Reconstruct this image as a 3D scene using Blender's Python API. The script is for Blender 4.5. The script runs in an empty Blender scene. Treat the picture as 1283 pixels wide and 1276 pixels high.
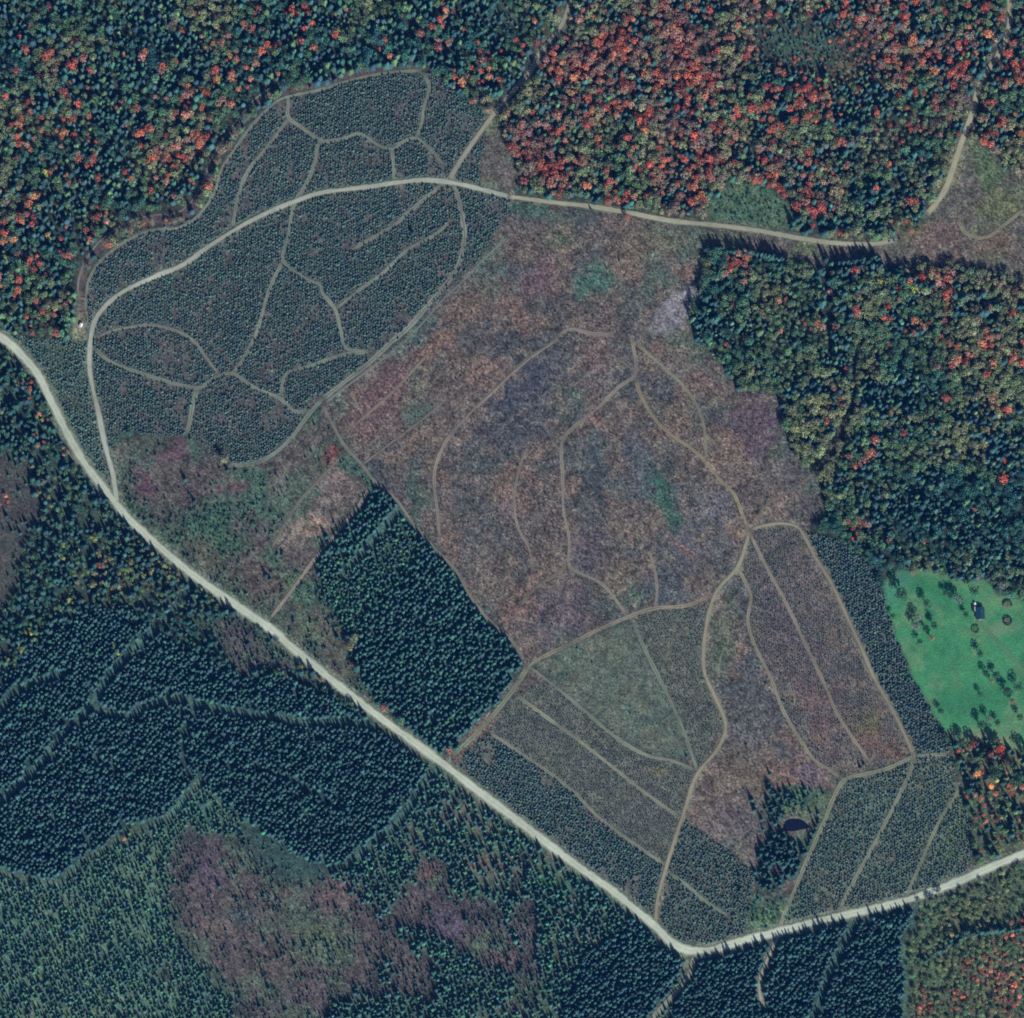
import bpy, bmesh, math, random
import numpy as np
from mathutils import Vector, Matrix

random.seed(7)
RNG = np.random.default_rng(11)
R = math.radians
S = 0.8                       # metres per unit of map
CX, CY = 641.5, 638.0
scene = bpy.context.scene
COL = scene.collection

def W(x, y, z=0.0):
    return ((x - CX) * S, (CY - y) * S, z)

# ------------------------------------------------------------------ settings
HCAM = 6000.0
LEAN = 0.13                  # view from the south-west, a little off the vertical
SUN_AZ, SUN_EL = 157.0, 35.0
SUN_STRENGTH, SKY_STRENGTH, EXPOSURE = 5.0, 0.06, 0.2

HAZE_DENSITY, HAZE_COL = 0.85e-5, (.06, .28, 1.0)

# ------------------------------------------------------------------ colour
def lin(c):
    c = np.asarray(c, dtype=np.float64) / 255.0
    return np.where(c <= 0.04045, c / 12.92, ((c + 0.055) / 1.055) ** 2.4)

GK = np.array([1.18, 1.22, 1.06])          # surface colour for a colour seen in that daylight
TK = np.array([1.85, 2.05, 1.75])          # the same for crowns, which shade themselves

# ------------------------------------------------------------------ the survey map (1 cell = 0.8 m)
X0, Y0, X1, Y1 = -110, -110, 1394, 1386
MW, MH = X1 - X0, Y1 - Y0
yy, xx = np.mgrid[Y0:Y1, X0:X1].astype(np.float32)

def vnoise(scale, seed):
    g = np.random.default_rng(seed)
    nx, ny = int(MW / scale) + 4, int(MH / scale) + 4
    t = g.random((ny, nx), dtype=np.float32)
    fx = (xx[0] - X0) / scale
    fy = (yy[:, 0] - Y0) / scale
    ix, iy = fx.astype(int), fy.astype(int)
    u, v = fx - ix, fy - iy
    u, v = u * u * (3 - 2 * u), v * v * (3 - 2 * v)
    a = t[iy][:, ix] * (1 - u) + t[iy][:, ix + 1] * u
    b = t[iy + 1][:, ix] * (1 - u) + t[iy + 1][:, ix + 1] * u
    return a * (1 - v)[:, None] + b * v[:, None]

def fbm(scale, seed, octs=4):
    out, amp, tot = 0, 1.0, 0.0
    for k in range(octs):
        if scale < 1.5:
            break
        out = out + amp * vnoise(scale, seed * 31 + k)
        tot += amp
        scale *= 0.5
        amp *= 0.6
    o = out / tot
    return np.clip((o - 0.5) * 1.7 + 0.5, 0, 1)

def poly_mask(pts, wob=0.0, seed=1):
    """even-odd fill of a polygon on the map; wob bends its outline so that it does not look ruled"""
    px, py = xx, yy
    if wob:
        px = xx + (vnoise(14, seed) - 0.5) * 2 * wob
        py = yy + (vnoise(14, seed + 500) - 0.5) * 2 * wob
    m = np.zeros(xx.shape, bool)
    p = np.array(pts, dtype=np.float32)
    bx0, bx1 = int(max(p[:, 0].min() - wob - 2, X0) - X0), int(min(p[:, 0].max() + wob + 3, X1) - X0)
    by0, by1 = int(max(p[:, 1].min() - wob - 2, Y0) - Y0), int(min(p[:, 1].max() + wob + 3, Y1) - Y0)
    if bx1 <= bx0 or by1 <= by0:
        return m
    qx, qy = px[by0:by1, bx0:bx1], py[by0:by1, bx0:bx1]
    mm = np.zeros(qx.shape, bool)
    n = len(p)
    for i in range(n):
        x1, y1 = p[i]
        x2, y2 = p[(i + 1) % n]
        if y1 == y2:
            continue
        cond = (y1 > qy) != (y2 > qy)
        mm ^= cond & (qx < (x2 - x1) * (qy - y1) / (y2 - y1) + x1)
    m[by0:by1, bx0:bx1] = mm
    return m

def blur(a, r):
    r = int(r)
    if r < 1:
        return a.astype(np.float32)
    a = a.astype(np.float32)
    for ax in (0, 1):
        for _ in range(2):
            c = np.cumsum(np.pad(a, [(r + 1, r) if k == ax else (0, 0) for k in (0, 1)], mode='edge'), axis=ax)
            n = a.shape[ax]
            hi = np.take(c, np.arange(2 * r + 1, 2 * r + 1 + n), axis=ax)
            lo = np.take(c, np.arange(0, n), axis=ax)
            a = (hi - lo) / (2 * r + 1)
    return a

def smooth_line(pts, step=3.0):
    p = np.array(pts, dtype=np.float64)
    if len(p) < 3:
        q = [p[0], p[-1]]
        n = max(2, int(np.hypot(*(p[-1] - p[0])) / step))
        return np.array([p[0] + (p[-1] - p[0]) * t for t in np.linspace(0, 1, n + 1)])
    ext = np.vstack([2 * p[0] - p[1], p, 2 * p[-1] - p[-2]])
    out = []
    for i in range(1, len(ext) - 2):
        a, b, c, d = ext[i - 1], ext[i], ext[i + 1], ext[i + 2]
        n = max(1, int(np.hypot(*(c - b)) / step))
        for k in range(n):
            t = k / n
            out.append(0.5 * ((2 * b) + (-a + c) * t + (2 * a - 5 * b + 4 * c - d) * t * t + (-a + 3 * b - 3 * c + d) * t ** 3))
    out.append(ext[-2])
    return np.array(out)

def line_dist(lines, far):
    d = np.full(xx.shape, 1e3, np.float32)
    for ln in lines:
        p = smooth_line(ln, 6.0)
        for (ax, ay), (bx, by) in zip(p[:-1], p[1:]):
            gx0, gx1 = int(max(min(ax, bx) - far, X0) - X0), int(min(max(ax, bx) + far + 1, X1) - X0)
            gy0, gy1 = int(max(min(ay, by) - far, Y0) - Y0), int(min(max(ay, by) + far + 1, Y1) - Y0)
            if gx1 <= gx0 or gy1 <= gy0:
                continue
            qx, qy = xx[gy0:gy1, gx0:gx1], yy[gy0:gy1, gx0:gx1]
            vx, vy = bx - ax, by - ay
            t = np.clip(((qx - ax) * vx + (qy - ay) * vy) / (vx * vx + vy * vy + 1e-9), 0, 1)
            dd = np.hypot(qx - ax - t * vx, qy - ay - t * vy)
            np.minimum(d[gy0:gy1, gx0:gx1], dd, out=d[gy0:gy1, gx0:gx1])
    return d

# ------------------------------------------------------------------ roads and tracks: (name, label, width, colour, line)
MAIN = [(-110, 372), (-40, 400), (0, 422), (20, 438), (47, 469), (67, 509), (101, 573), (142, 627), (162, 651), (189, 676), (236, 716), (286, 752), (337, 787),
        (371, 816), (414, 851), (464, 890), (514, 927), (555, 957), (592, 986), (632, 1016), (683, 1055), (727, 1088), (767, 1116), (794, 1138), (821, 1161),
        (840, 1180), (858, 1190), (878, 1191), (897, 1189), (937, 1177), (978, 1167), (1021, 1155), (1089, 1140), (1139, 1127), (1190, 1109), (1241, 1087), (1283, 1070), (1394, 1030)]
SECOND = [(146, 634), (145, 620), (141, 593), (131, 556), (123, 516), (116, 486), (112, 459), (113, 428), (118, 404), (129, 387), (152, 367), (189, 349), (229, 332),
          (263, 308), (303, 283), (337, 266), (371, 252), (401, 242), (430, 238), (464, 234), (497, 229), (531, 226), (565, 229), (598, 236), (639, 247)]
SECOND_E = [(636, 246), (686, 253), (733, 258), (784, 266), (834, 276), (860, 279), (903, 283), (954, 290), (998, 298), (1038, 304), (1089, 306), (1125, 301)]
NORTH = [(563, 226), (570, 213), (588, 185), (612, 152), (625, 135), (646, 111), (666, 88), (676, 67), (700, 37), (712, 10), (725, -40), (740, -110)]
NEROAD = [(1160, 268), (1168, 261), (1184, 238), (1196, 205), (1204, 180), (1210, 165), (1220, 135), (1228, 104), (1250, 70), (1262, 44), (1265, 15), (1262, -40), (1255, -110)]
CENTRE_E = [(939, 664), (957, 659), (978, 656), (998, 660), (1008, 673), (1021, 698), (1042, 732), (1062, 775), (1079, 812), (1096, 851), (1116, 886), (1133, 920), (1145, 948)]
CENTRE_S = [(939, 664), (934, 684), (924, 711), (904, 733), (893, 752), (884, 789), (881, 829), (885, 850), (897, 876), (909, 908), (900, 937), (873, 971), (860, 1008), (850, 1038), (834, 1089), (824, 1126), (821, 1160)]
LIGHT, MIDG, TAN, PINK, GREENT, GREY = (160, 168, 163), (146, 148, 143), (126, 129, 126), (134, 126, 124), (124, 133, 128), (112, 116, 118)
ROADS = [
    ('gravel_road', 'wide pale gravel road running diagonally past the plantations', 11.0, LIGHT, MAIN, 0),
    ('gravel_road', 'narrower gravel road curving round the young plantation', 6.6, (142, 147, 145), SECOND, 0),
    ('gravel_road', 'gravel road along the southern edge of the red maple wood', 6.4, (136, 137, 128), SECOND_E, 1),
    ('dirt_road', 'dirt road leading north into the forest from the crossroads', 6.6, (128, 128, 124), NORTH, 1),
    ('dirt_road', 'dirt road climbing north through the forest in the northeast corner', 8.0, (138, 136, 124), NEROAD, 1),
    ('dirt_road', 'dirt track looping east beside the narrow spruce belt', 5.4, (124, 119, 112), CENTRE_E, 1),
    ('dirt_road', 'winding pale dirt road through the middle of the clearcut', 6.0, (130, 126, 116), CENTRE_S, 1),
    ('dirt_road', 'short dirt road running southwest from the sharp road bend', 7.0, (118, 124, 116), [(870, 1194), (866, 1216), (853, 1237), (828, 1264), (810, 1290), (770, 1386)], 1),
    ('dirt_road', 'side track south of the road ending in a small pale clearing', 4.5, (140, 140, 132), [(978, 1167), (971, 1182), (955, 1218), (951, 1237), (955, 1262)], 1),
]
T = lambda w, c, *pts: TRACKS.append((w, c, list(pts)))
TRACKS = []
T(4.2, GREENT, (361, 118), (361, 132), (362, 148), (381, 162), (404, 177), (430, 174), (450, 168), (474, 182), (491, 187), (505, 178), (521, 174), (541, 189), (556, 208))
T(4.2, GREENT, (362, 148), (337, 182), (310, 216), (298, 249), (291, 286))
T(4.0, GREENT, (491, 187), (493, 205), (494, 228))
T(4.0, GREENT, (521, 174), (528, 156), (531, 135), (538, 110), (531, 94))
T(4.6, GREENT, (404, 177), (398, 184), (394, 206), (383, 232), (369, 256), (361, 297), (355, 327), (381, 349), (401, 357), (404, 368), (420, 388), (427, 415), (434, 437), (462, 441))
T(4.6, GREENT, (355, 327), (342, 352), (333, 377), (322, 415), (305, 450), (291, 468))
T(4.8, TAN, (552, 234), (524, 256), (497, 280), (464, 300), (440, 314))
T(3.6, GREENT, (567, 276), (541, 297), (511, 313), (480, 342), (450, 364), (420, 388))
T(7.0, TAN, (567, 232), (573, 245), (578, 266), (582, 297), (575, 330), (562, 352), (541, 377), (511, 411), (491, 428), (462, 455), (430, 480), (404, 500))
T(5.0, GREENT, (404, 500), (384, 523), (364, 550), (337, 573), (313, 582), (286, 583))
T(4.4, GREENT, (118, 438), (142, 455), (189, 472), (236, 485), (253, 485), (270, 473), (293, 469), (320, 487), (350, 499), (367, 515), (384, 516))
T(3.6, TAN, (120, 424), (140, 415), (165, 410), (189, 408), (219, 414), (243, 428), (258, 448), (275, 470))
T(6.0, GREENT, (248, 486), (242, 505), (238, 528), (234, 545))
T(4.6, GREENT, (352, 498), (358, 470), (388, 459), (430, 445), (463, 441))
T(2.6, GREY, (637, 296), (605, 326), (575, 357), (558, 372), (524, 411), (504, 430), (480, 450), (440, 480), (406, 506))
T(3.4, GREENT, (107, 392), (108, 372), (111, 352), (122, 332), (142, 313), (168, 297), (195, 288), (222, 286), (246, 273), (268, 243), (277, 214), (290, 193), (309, 166), (329, 143), (349, 126), (371, 119), (404, 112), (430, 103), (464, 95), (497, 90), (528, 89))
T(2.6, GREY, (100, 384), (98, 355), (108, 325), (130, 298), (160, 279), (190, 270), (218, 268), (238, 255), (256, 225), (262, 205), (276, 180), (296, 152), (318, 126), (342, 108))
# clearcut
T(4.4, PINK, (770, 419), (740, 418), (712, 413), (690, 431), (659, 452), (619, 489), (588, 519), (561, 550), (547, 580), (544, 607), (548, 641), (551, 676))
T(1.4, (92, 88, 84), (704, 418), (686, 432), (655, 454), (615, 491), (584, 521), (556, 552), (542, 582), (539, 607), (543, 641))
T(4.4, PINK, (791, 424), (797, 455), (794, 472), (774, 486), (747, 513), (717, 537), (704, 556), (705, 600), (706, 641), (713, 674), (713, 708), (727, 718), (754, 732), (774, 755), (785, 772))
T(3.8, (112, 108, 98), (712, 708), (693, 722), (673, 735), (652, 757))
T(3.2, PINK, (660, 560), (649, 594), (644, 627), (649, 661), (663, 688), (666, 715))
T(4.4, (138, 130, 114), (797, 472), (801, 492), (821, 526), (845, 548), (866, 562), (883, 578), (904, 604), (920, 620), (931, 648), (939, 664))
T(3.6, (128, 128, 114), (797, 430), (830, 460), (860, 488), (880, 526), (885, 575))
T(3.4, (112, 102, 96), (950, 648), (957, 636), (968, 627), (998, 610), (1021, 590), (1042, 560), (1062, 520))
T(4.8, (134, 130, 120), (924, 711), (934, 730), (941, 748), (937, 779), (947, 812), (964, 846), (981, 890), (998, 920), (1018, 950), (1038, 964), (1055, 975))
T(4.4, (134, 128, 122), (939, 668), (947, 684), (964, 718), (988, 762), (1011, 812), (1032, 855), (1048, 893), (1072, 930), (1090, 955))
T(5.0, (124, 132, 120), (1145, 950), (1139, 971), (1123, 1004), (1102, 1045), (1082, 1082), (1062, 1119), (1052, 1140))
T(5.4, (128, 134, 122), (1145, 948), (1112, 963), (1085, 970), (1059, 977), (1045, 998), (1032, 1031), (1018, 1062), (1001, 1102), (986, 1138))
T(5.0, (150, 150, 142), (986, 1134), (981, 1150), (976, 1166))
T(4.2, (124, 130, 118), (1145, 948), (1170, 946), (1190, 945))
T(4.4, (124, 132, 118), (1200, 985), (1196, 1000), (1176, 1031), (1156, 1075), (1139, 1116), (1134, 1126))
T(4.8, (136, 130, 120), (890, 746), (860, 759), (821, 762), (790, 772), (750, 789), (716, 806), (673, 827), (660, 838))
T(6.0, (120, 132, 116), (662, 834), (646, 860), (619, 895), (592, 924), (566, 948))
T(3.6, PINK, (821, 762), (823, 735), (818, 705), (812, 690))
T(4.6, (134, 138, 128), (649, 873), (696, 907), (733, 934), (767, 961), (801, 988), (828, 1008), (851, 1024))
T(4.2, (128, 134, 126), (612, 917), (646, 940), (686, 967), (720, 994), (754, 1028), (801, 1062), (834, 1085))
T(4.2, (120, 136, 126), (838, 1094), (860, 1109), (883, 1129), (914, 1149))
T(4.0, (126, 132, 126), (664, 836), (686, 853), (727, 886), (754, 910), (780, 930), (811, 947), (840, 953), (873, 966))
T(4.4, (118, 132, 122), (792, 778), (810, 818), (832, 862), (853, 907), (867, 947), (874, 966))
T(3.4, (112, 108, 104), (430, 570), (401, 600), (371, 634), (340, 688))
T(1.5, (72, 68, 70), (366, 662), (355, 679), (340, 692))
T(3.8, (150, 138, 136), (462, 613), (448, 636), (430, 658), (394, 701), (367, 738), (338, 776))
T(4.0, (124, 122, 118), (404, 507), (430, 556), (454, 583), (470, 604), (497, 627), (521, 661), (545, 688), (572, 716), (592, 752), (619, 784), (639, 800), (656, 825))
T(3.4, (132, 120, 118), (432, 543), (464, 516), (497, 486), (538, 442))
T(3.0, (112, 104, 100), (452, 584), (490, 555), (530, 525), (560, 500))
T(4.4, (138, 132, 118), (1283, 262), (1257, 283), (1234, 298), (1210, 292), (1200, 275))
T(4.5, (84, 130, 102), (1222, 776), (1236, 790), (1262, 818), (1290, 850), (1394, 960))
# plantation lanes
LANEC = (76, 106, 110)
L_A = [(240, 735), (205, 777), (189, 792), (168, 812), (145, 836), (118, 876), (111, 886), (81, 917), (51, 954), (27, 981), (0, 1004), (-60, 1060), (-110, 1100)]
L_B = [(111, 886), (135, 892), (158, 897), (189, 883), (229, 876), (249, 883), (303, 893), (340, 898), (377, 905), (430, 905), (468, 910)]
L_C = [(249, 883), (238, 897), (229, 927), (229, 954), (239, 975)]
L_D = [(556, 962), (538, 971), (514, 1008), (491, 1035), (460, 1062), (430, 1087)]
L_E = [(1069, 1156), (1058, 1180), (1045, 1207), (1032, 1237), (1018, 1276), (990, 1386)]
L_F = [(1150, 1139), (1140, 1160), (1133, 1183), (1134, 1215), (1136, 1250), (1120, 1386)]
L_G = [(-110, 912), (0, 849), (34, 817), (67, 784), (90, 768), (111, 761), (140, 760), (168, 764), (190, 785)]
L_H = [(0, 1092), (47, 1104), (74, 1104), (104, 1079), (135, 1062), (162, 1038), (202, 1028), (229, 1004), (249, 978)]
L_I = [(500, 640), (478, 662), (455, 690), (430, 715)]
L_J = [(0, 892), (12, 872), (40, 856), (78, 845)]
LANES = [(4.6, L_A), (3.6, L_B), (6.0, L_D), (3.0, L_E), (3.6, L_I), (2.4, L_J)]
TREE_CUTS = [(3.2, L_C), (3.6, [(1075, 430), (1069, 470), (1065, 516), (1042, 560)]), (3.0, [(320, 960), (380, 985), (420, 1012)]), (2.8, [(120, 952), (150, 965)]),
             (3.4, [(1035, 340), (1033, 380), (1040, 440)])]

# ------------------------------------------------------------------ cover types
NW, NE, EA, WE, DP, PLN, CLEAR, PURP, CB, PLS, TINY, FIELD, MAUVE, PLE, PLSE, PLC, PW, OPENC, HEATH, CONM, SEC, EMIX, NEB, MEAD, GRASS, DPS, TEALS, VERGE, CBW, SLASH, WTRI, WOPEN = range(1, 33)
reg = np.full(xx.shape, NE, np.uint8)
MEADOW = [(1104, 728), (1112, 718), (1130, 714), (1152, 716), (1165, 716), (1185, 720), (1212, 726), (1232, 722), (1250, 742), (1283, 752), (1394, 750), (1394, 940), (1283, 944), (1262, 935), (1230, 926), (1200, 932), (1186, 922), (1165, 890), (1143, 850), (1124, 800), (1112, 765)]
CLEARP = [(637, 246), (690, 258), (760, 268), (840, 281), (884, 289), (884, 310), (878, 340), (864, 372), (860, 400), (880, 440), (905, 460), (925, 490), (975, 495), (983, 545), (1000, 582), (1022, 592), (1035, 640),
          (1014, 664), (1040, 725), (1060, 770), (1080, 810), (1120, 890), (1144, 946), (1112, 962), (1059, 975), (1045, 998), (1010, 985), (980, 990), (960, 1030), (945, 1085), (934, 1085), (893, 1052), (858, 1029), (834, 1085), (754, 1028), (686, 967), (612, 917), (656, 845), (662, 836),
          (639, 799), (592, 752), (545, 684), (497, 627), (470, 604), (440, 570), (404, 505), (500, 430), (575, 357), (637, 297)]
PLNP = [(108, 385), (108, 354), (118, 330), (138, 309), (164, 293), (191, 286), (220, 283), (246, 270), (267, 240), (275, 211), (288, 190), (307, 163), (327, 141), (348, 124), (371, 117), (404, 112), (430, 102), (464, 95), (497, 90), (530, 90), (545, 94),
        (565, 112), (585, 126), (606, 140), (606, 182), (600, 215), (604, 232), (640, 246), (637, 266), (620, 290), (600, 322), (570, 354), (545, 378), (500, 425), (430, 479), (404, 500), (384, 520), (364, 548), (337, 571), (310, 580), (286, 580), (262, 568), (240, 548),
        (215, 545), (190, 548), (165, 540), (142, 545), (124, 500), (113, 460), (108, 420)]
POLYS = [
    (CLEAR, [(560, 950), (640, 800), (900, 400), (1040, 640), (1140, 860), (1200, 935), (1225, 1100), (880, 1190)], 0),
    (DPS, [(870, 1192), (1150, 1128), (1150, 1386), (800, 1386)], 0),
    (CLEAR, [(590, 236), (650, 236), (662, 300), (560, 400), (500, 440)], 0),
    (WTRI, [(110, 380), (150, 380), (160, 640), (136, 640)], 0),
    (PLE, [(1010, 668), (1085, 680), (1120, 722), (1125, 765), (1145, 805), (1170, 870), (1205, 935), (1150, 945), (1060, 765)], 0),
    (NW, [(-110, -110), (745, -110), (712, 12), (676, 67), (646, 111), (630, 135), (540, 96), (430, 104), (340, 112), (262, 200), (236, 262), (130, 296), (96, 350), (96, 422), (60, 425), (0, 415), (-110, 365)], 0),
    (NEB, [(870, 285), (1110, 305), (1160, 330), (1000, 350), (880, 420), (850, 400)], 0),
    (EA, [(890, 316), (950, 320), (1000, 330), (1030, 338), (1110, 332), (1180, 370), (1394, 372), (1394, 770), (1100, 740), (1000, 664), (1000, 600), (900, 470), (866, 404), (880, 360)], 2.0),
    (WE, [(-110, 372), (0, 422), (50, 470), (150, 637), (330, 783), (480, 900), (430, 1000), (-110, 1000)], 0),
    (CONM, [(470, 900), (862, 1190), (920, 1386), (100, 1386), (240, 980)], 0),
    (DP, [(-110, 920), (0, 850), (34, 818), (67, 785), (90, 768), (111, 762), (168, 765), (196, 790), (230, 815), (270, 834), (310, 851), (338, 843), (370, 850), (400, 866), (440, 893), (470, 905), (500, 932), (540, 968), (514, 1010), (491, 1038), (460, 1064), (425, 1090), (400, 1090), (345, 1050), (300, 1022), (245, 980),
          (202, 1026), (162, 1036), (104, 1077), (74, 1102), (47, 1102), (0, 1091), (-110, 1091)], 2.0),
    (OPENC, [(-110, 1093), (0, 1093), (47, 1105), (74, 1105), (104, 1079), (135, 1062), (202, 1028), (245, 980), (300, 1020), (318, 1040), (280, 1050), (240, 1046), (235, 1080), (218, 1120), (214, 1165), (240, 1200), (290, 1250), (310, 1300), (330, 1386), (-110, 1386)], 3.0),
    (TEALS, [(300, 1030), (345, 1052), (390, 1082), (425, 1092), (400, 1110), (362, 1114), (330, 1086), (312, 1066)], 4.0),
    (HEATH, [(240, 1045), (285, 1052), (318, 1072), (345, 1108), (400, 1103), (430, 1108), (470, 1150), (500, 1180), (470, 1212), (440, 1246), (400, 1290), (330, 1290), (285, 1240), (250, 1200), (214, 1165), (220, 1120)], 6.0),
    (HEATH, [(510, 1085), (560, 1088), (552, 1130), (600, 1140), (640, 1165), (660, 1200), (640, 1215), (590, 1190), (545, 1165), (500, 1150)], 8.0),
    (DPS, [(735, 1196), (775, 1166), (800, 1140), (858, 1200), (838, 1250), (800, 1300), (760, 1386), (640, 1386), (690, 1290)], 4.0),
    (DPS, [(880, 1208), (900, 1196), (960, 1180), (1060, 1158), (1148, 1138), (1134, 1180), (1136, 1300), (1120, 1386), (800, 1386), (850, 1250)], 2.0),
    (SEC, [(1152, 1138), (1190, 1120), (1240, 1098), (1300, 1074), (1394, 1040), (1394, 1386), (1124, 1386), (1138, 1260), (1136, 1180)], 2.0),
    (WOPEN, [(-40, 575), (20, 570), (44, 600), (52, 640), (36, 672), (14, 740), (8, 770), (-60, 770)], 8.0),
    (HEATH, [(258, 775), (300, 775), (340, 805), (400, 858), (400, 866), (370, 850), (338, 840), (300, 846), (272, 806)], 5.0),
    (PURP, [(146, 636), (134, 575), (150, 545), (190, 545), (240, 545), (262, 568), (286, 582), (330, 576), (364, 550), (404, 505), (440, 572), (470, 606), (430, 652), (400, 692), (405, 740), (432, 788), (440, 830), (470, 880), (464, 888), (414, 849), (337, 785), (236, 715)], 0),
    (WTRI, [(0, 415), (60, 425), (96, 422), (110, 432), (114, 470), (122, 520), (134, 570), (143, 618), (128, 606), (100, 570), (67, 508), (47, 468), (20, 437)], 0),
    (VERGE, [(94, 360), (112, 380), (122, 385), (118, 410), (112, 432), (98, 428), (88, 424), (92, 400)], 2.0),
    (CLEAR, CLEARP, 2.0),
    (PLN, PLNP, 1.0),
    (NEB, [(628, 140), (632, 182), (646, 206), (650, 234), (640, 246), (604, 234), (600, 215), (606, 182), (606, 145)], 2.0),
    (CB, [(470, 606), (497, 630), (521, 664), (545, 690), (572, 720), (592, 756), (619, 788), (640, 805), (654, 826), (646, 850), (620, 884), (590, 914), (564, 942), (545, 938), (515, 912), (490, 892), (470, 882), (452, 850), (436, 820), (442, 790), (425, 770), (405, 742), (396, 712), (402, 690), (430, 650)], 5),
    (CBW, [(396, 700), (430, 690), (455, 700), (500, 640), (530, 690), (500, 730), (460, 770), (445, 800), (430, 790), (405, 745)], 4.0),
    (PLS, [(585, 940), (612, 917), (646, 940), (686, 967), (720, 994), (754, 1028), (801, 1062), (834, 1085), (820, 1148), (800, 1132), (760, 1102), (700, 1058), (650, 1020), (610, 988), (575, 960)], 0),
    (TINY, [(649, 870), (686, 853), (727, 886), (780, 930), (828, 950), (873, 966), (858, 1010), (834, 1085), (754, 1028), (686, 967), (612, 917)], 0),
    (FIELD, [(666, 832), (716, 806), (790, 774), (800, 795), (830, 860), (868, 950), (828, 950), (780, 930), (727, 886), (686, 853)], 4.0),
    (TINY, [(800, 770), (862, 762), (886, 756), (882, 800), (882, 840), (898, 880), (906, 910), (873, 966), (853, 905), (830, 855)], 2.0),
    (MAUVE, [(939, 668), (978, 658), (1000, 662), (1020, 698), (1062, 775), (1096, 851), (1144, 946), (1112, 962), (1059, 974), (1018, 950), (981, 890), (964, 846), (947, 812), (938, 779), (942, 745), (930, 712)], 0),
    (PLE, [(1010, 668), (1040, 672), (1072, 690), (1096, 722), (1108, 765), (1124, 805), (1143, 853), (1165, 893), (1185, 925), (1188, 942), (1150, 945), (1130, 905), (1090, 830), (1060, 765), (1030, 705)], 1.5),
    (PLSE, [(1150, 950), (1190, 946), (1196, 975), (1212, 1000), (1218, 1060), (1210, 1096), (1139, 1121), (1050, 1143), (980, 1160), (1000, 1110), (1030, 1040), (1050, 1000), (1062, 980), (1112, 968)], 1.0),
    (PLC, [(858, 1029), (893, 1052), (934, 1085), (946, 1092), (938, 1130), (970, 1160), (930, 1172), (880, 1184), (850, 1178), (828, 1157), (836, 1095)], 1.0),
    (PW, [(962, 1048), (982, 1044), (1004, 1050), (1012, 1064), (998, 1092), (980, 1118), (962, 1126), (950, 1112), (948, 1080), (955, 1058)], 6.0),
    (GRASS, [(966, 1004), (1000, 990), (1046, 988), (1042, 1010), (1022, 1062), (985, 1045), (962, 1042)], 9.0),
    (PURP, [(945, 1112), (962, 1130), (985, 1120), (1000, 1100), (982, 1166), (930, 1174)], 2.0),
    (EMIX, [(1192, 930), (1200, 932), (1230, 926), (1262, 935), (1283, 944), (1394, 940), (1394, 1020), (1290, 1056), (1222, 1090), (1218, 1040), (1204, 985), (1190, 950)], 2.0),
    (NEB, [(1106, 308), (1150, 292), (1162, 262), (1190, 225), (1205, 178), (1226, 178), (1262, 212), (1310, 240), (1394, 240), (1394, 340), (1290, 368), (1262, 340), (1230, 336), (1190, 336), (1150, 326), (1120, 314)], 4.0),
    (MEAD, MEADOW, 4.0),
    (GRASS, [(884, 266), (905, 235), (930, 222), (952, 234), (985, 250), (996, 270), (985, 288), (940, 284), (890, 278)], 4.0),
    (SLASH, [(806, 415), (830, 378), (856, 362), (868, 350), (874, 362), (862, 396), (848, 418), (825, 422)], 4.0),
]
for code, pts, wob in POLYS:
    reg[poly_mask(pts, wob, 100 + len(pts))] = code

# ------------------------------------------------------------------ ground colours
ca, sa = math.cos(R(-43)), math.sin(R(-43))
def streak(lx, ly, seed):
    t = np.random.default_rng(seed).random((int(2200 / ly) + 4, int(2200 / lx) + 4)).astype(np.float32)
    u, v = (xx * ca + yy * sa + 1300) / lx, (-xx * sa + yy * ca + 1000) / ly
    u, v = np.clip(u, 0, t.shape[1] - 2), np.clip(v, 0, t.shape[0] - 2)
    i, j = u.astype(int), v.astype(int)
    u, v = u - i, v - j
    return (t[j, i] * (1 - u) + t[j, i + 1] * u) * (1 - v) + (t[j + 1, i] * (1 - u) + t[j + 1, i + 1] * u) * v
n200, n90, n45, n22, n11, n6 = (fbm(s, i + 1, 4) for i, s in enumerate((200, 90, 45, 22, 11, 6)))
m45, m90, m22 = fbm(45, 21, 4), fbm(90, 22, 4), fbm(22, 23, 4)
hm_ = (reg == HEATH) & (yy > 1000)
edge = blur(hm_, 14)
brk = n45 * .55 + n22 * .45 + (edge - .75) * .75
reg[hm_ & (brk < .47)] = OPENC
reg[(np.isin(reg, [OPENC, CONM])) & (yy > 1030) & (xx > 190) & (xx < 680) & (edge > .08) & (brk > .16)] = HEATH
more = (np.isin(reg, [CONM, OPENC])) & (yy > 1070) & (xx > 200) & (fbm(70, 77, 4) > .74)
reg[more] = HEATH
ground = np.zeros(xx.shape + (3,), np.float32)
ground[:] = (48, 62, 62)

def mixc(a, b, t):
    return np.asarray(a, np.float32) * (1 - t)[..., None] + np.asarray(b, np.float32) * t[..., None]

def sstep(a, b, x):
    t = np.clip((x - a) / (b - a), 0, 1)
    return t * t * (3 - 2 * t)

def lay(codes, field, soft=2):
    global ground
    m = blur(np.isin(reg, codes), soft)[..., None]
    ground = ground * (1 - m) + field.astype(np.float32) * m

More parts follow.
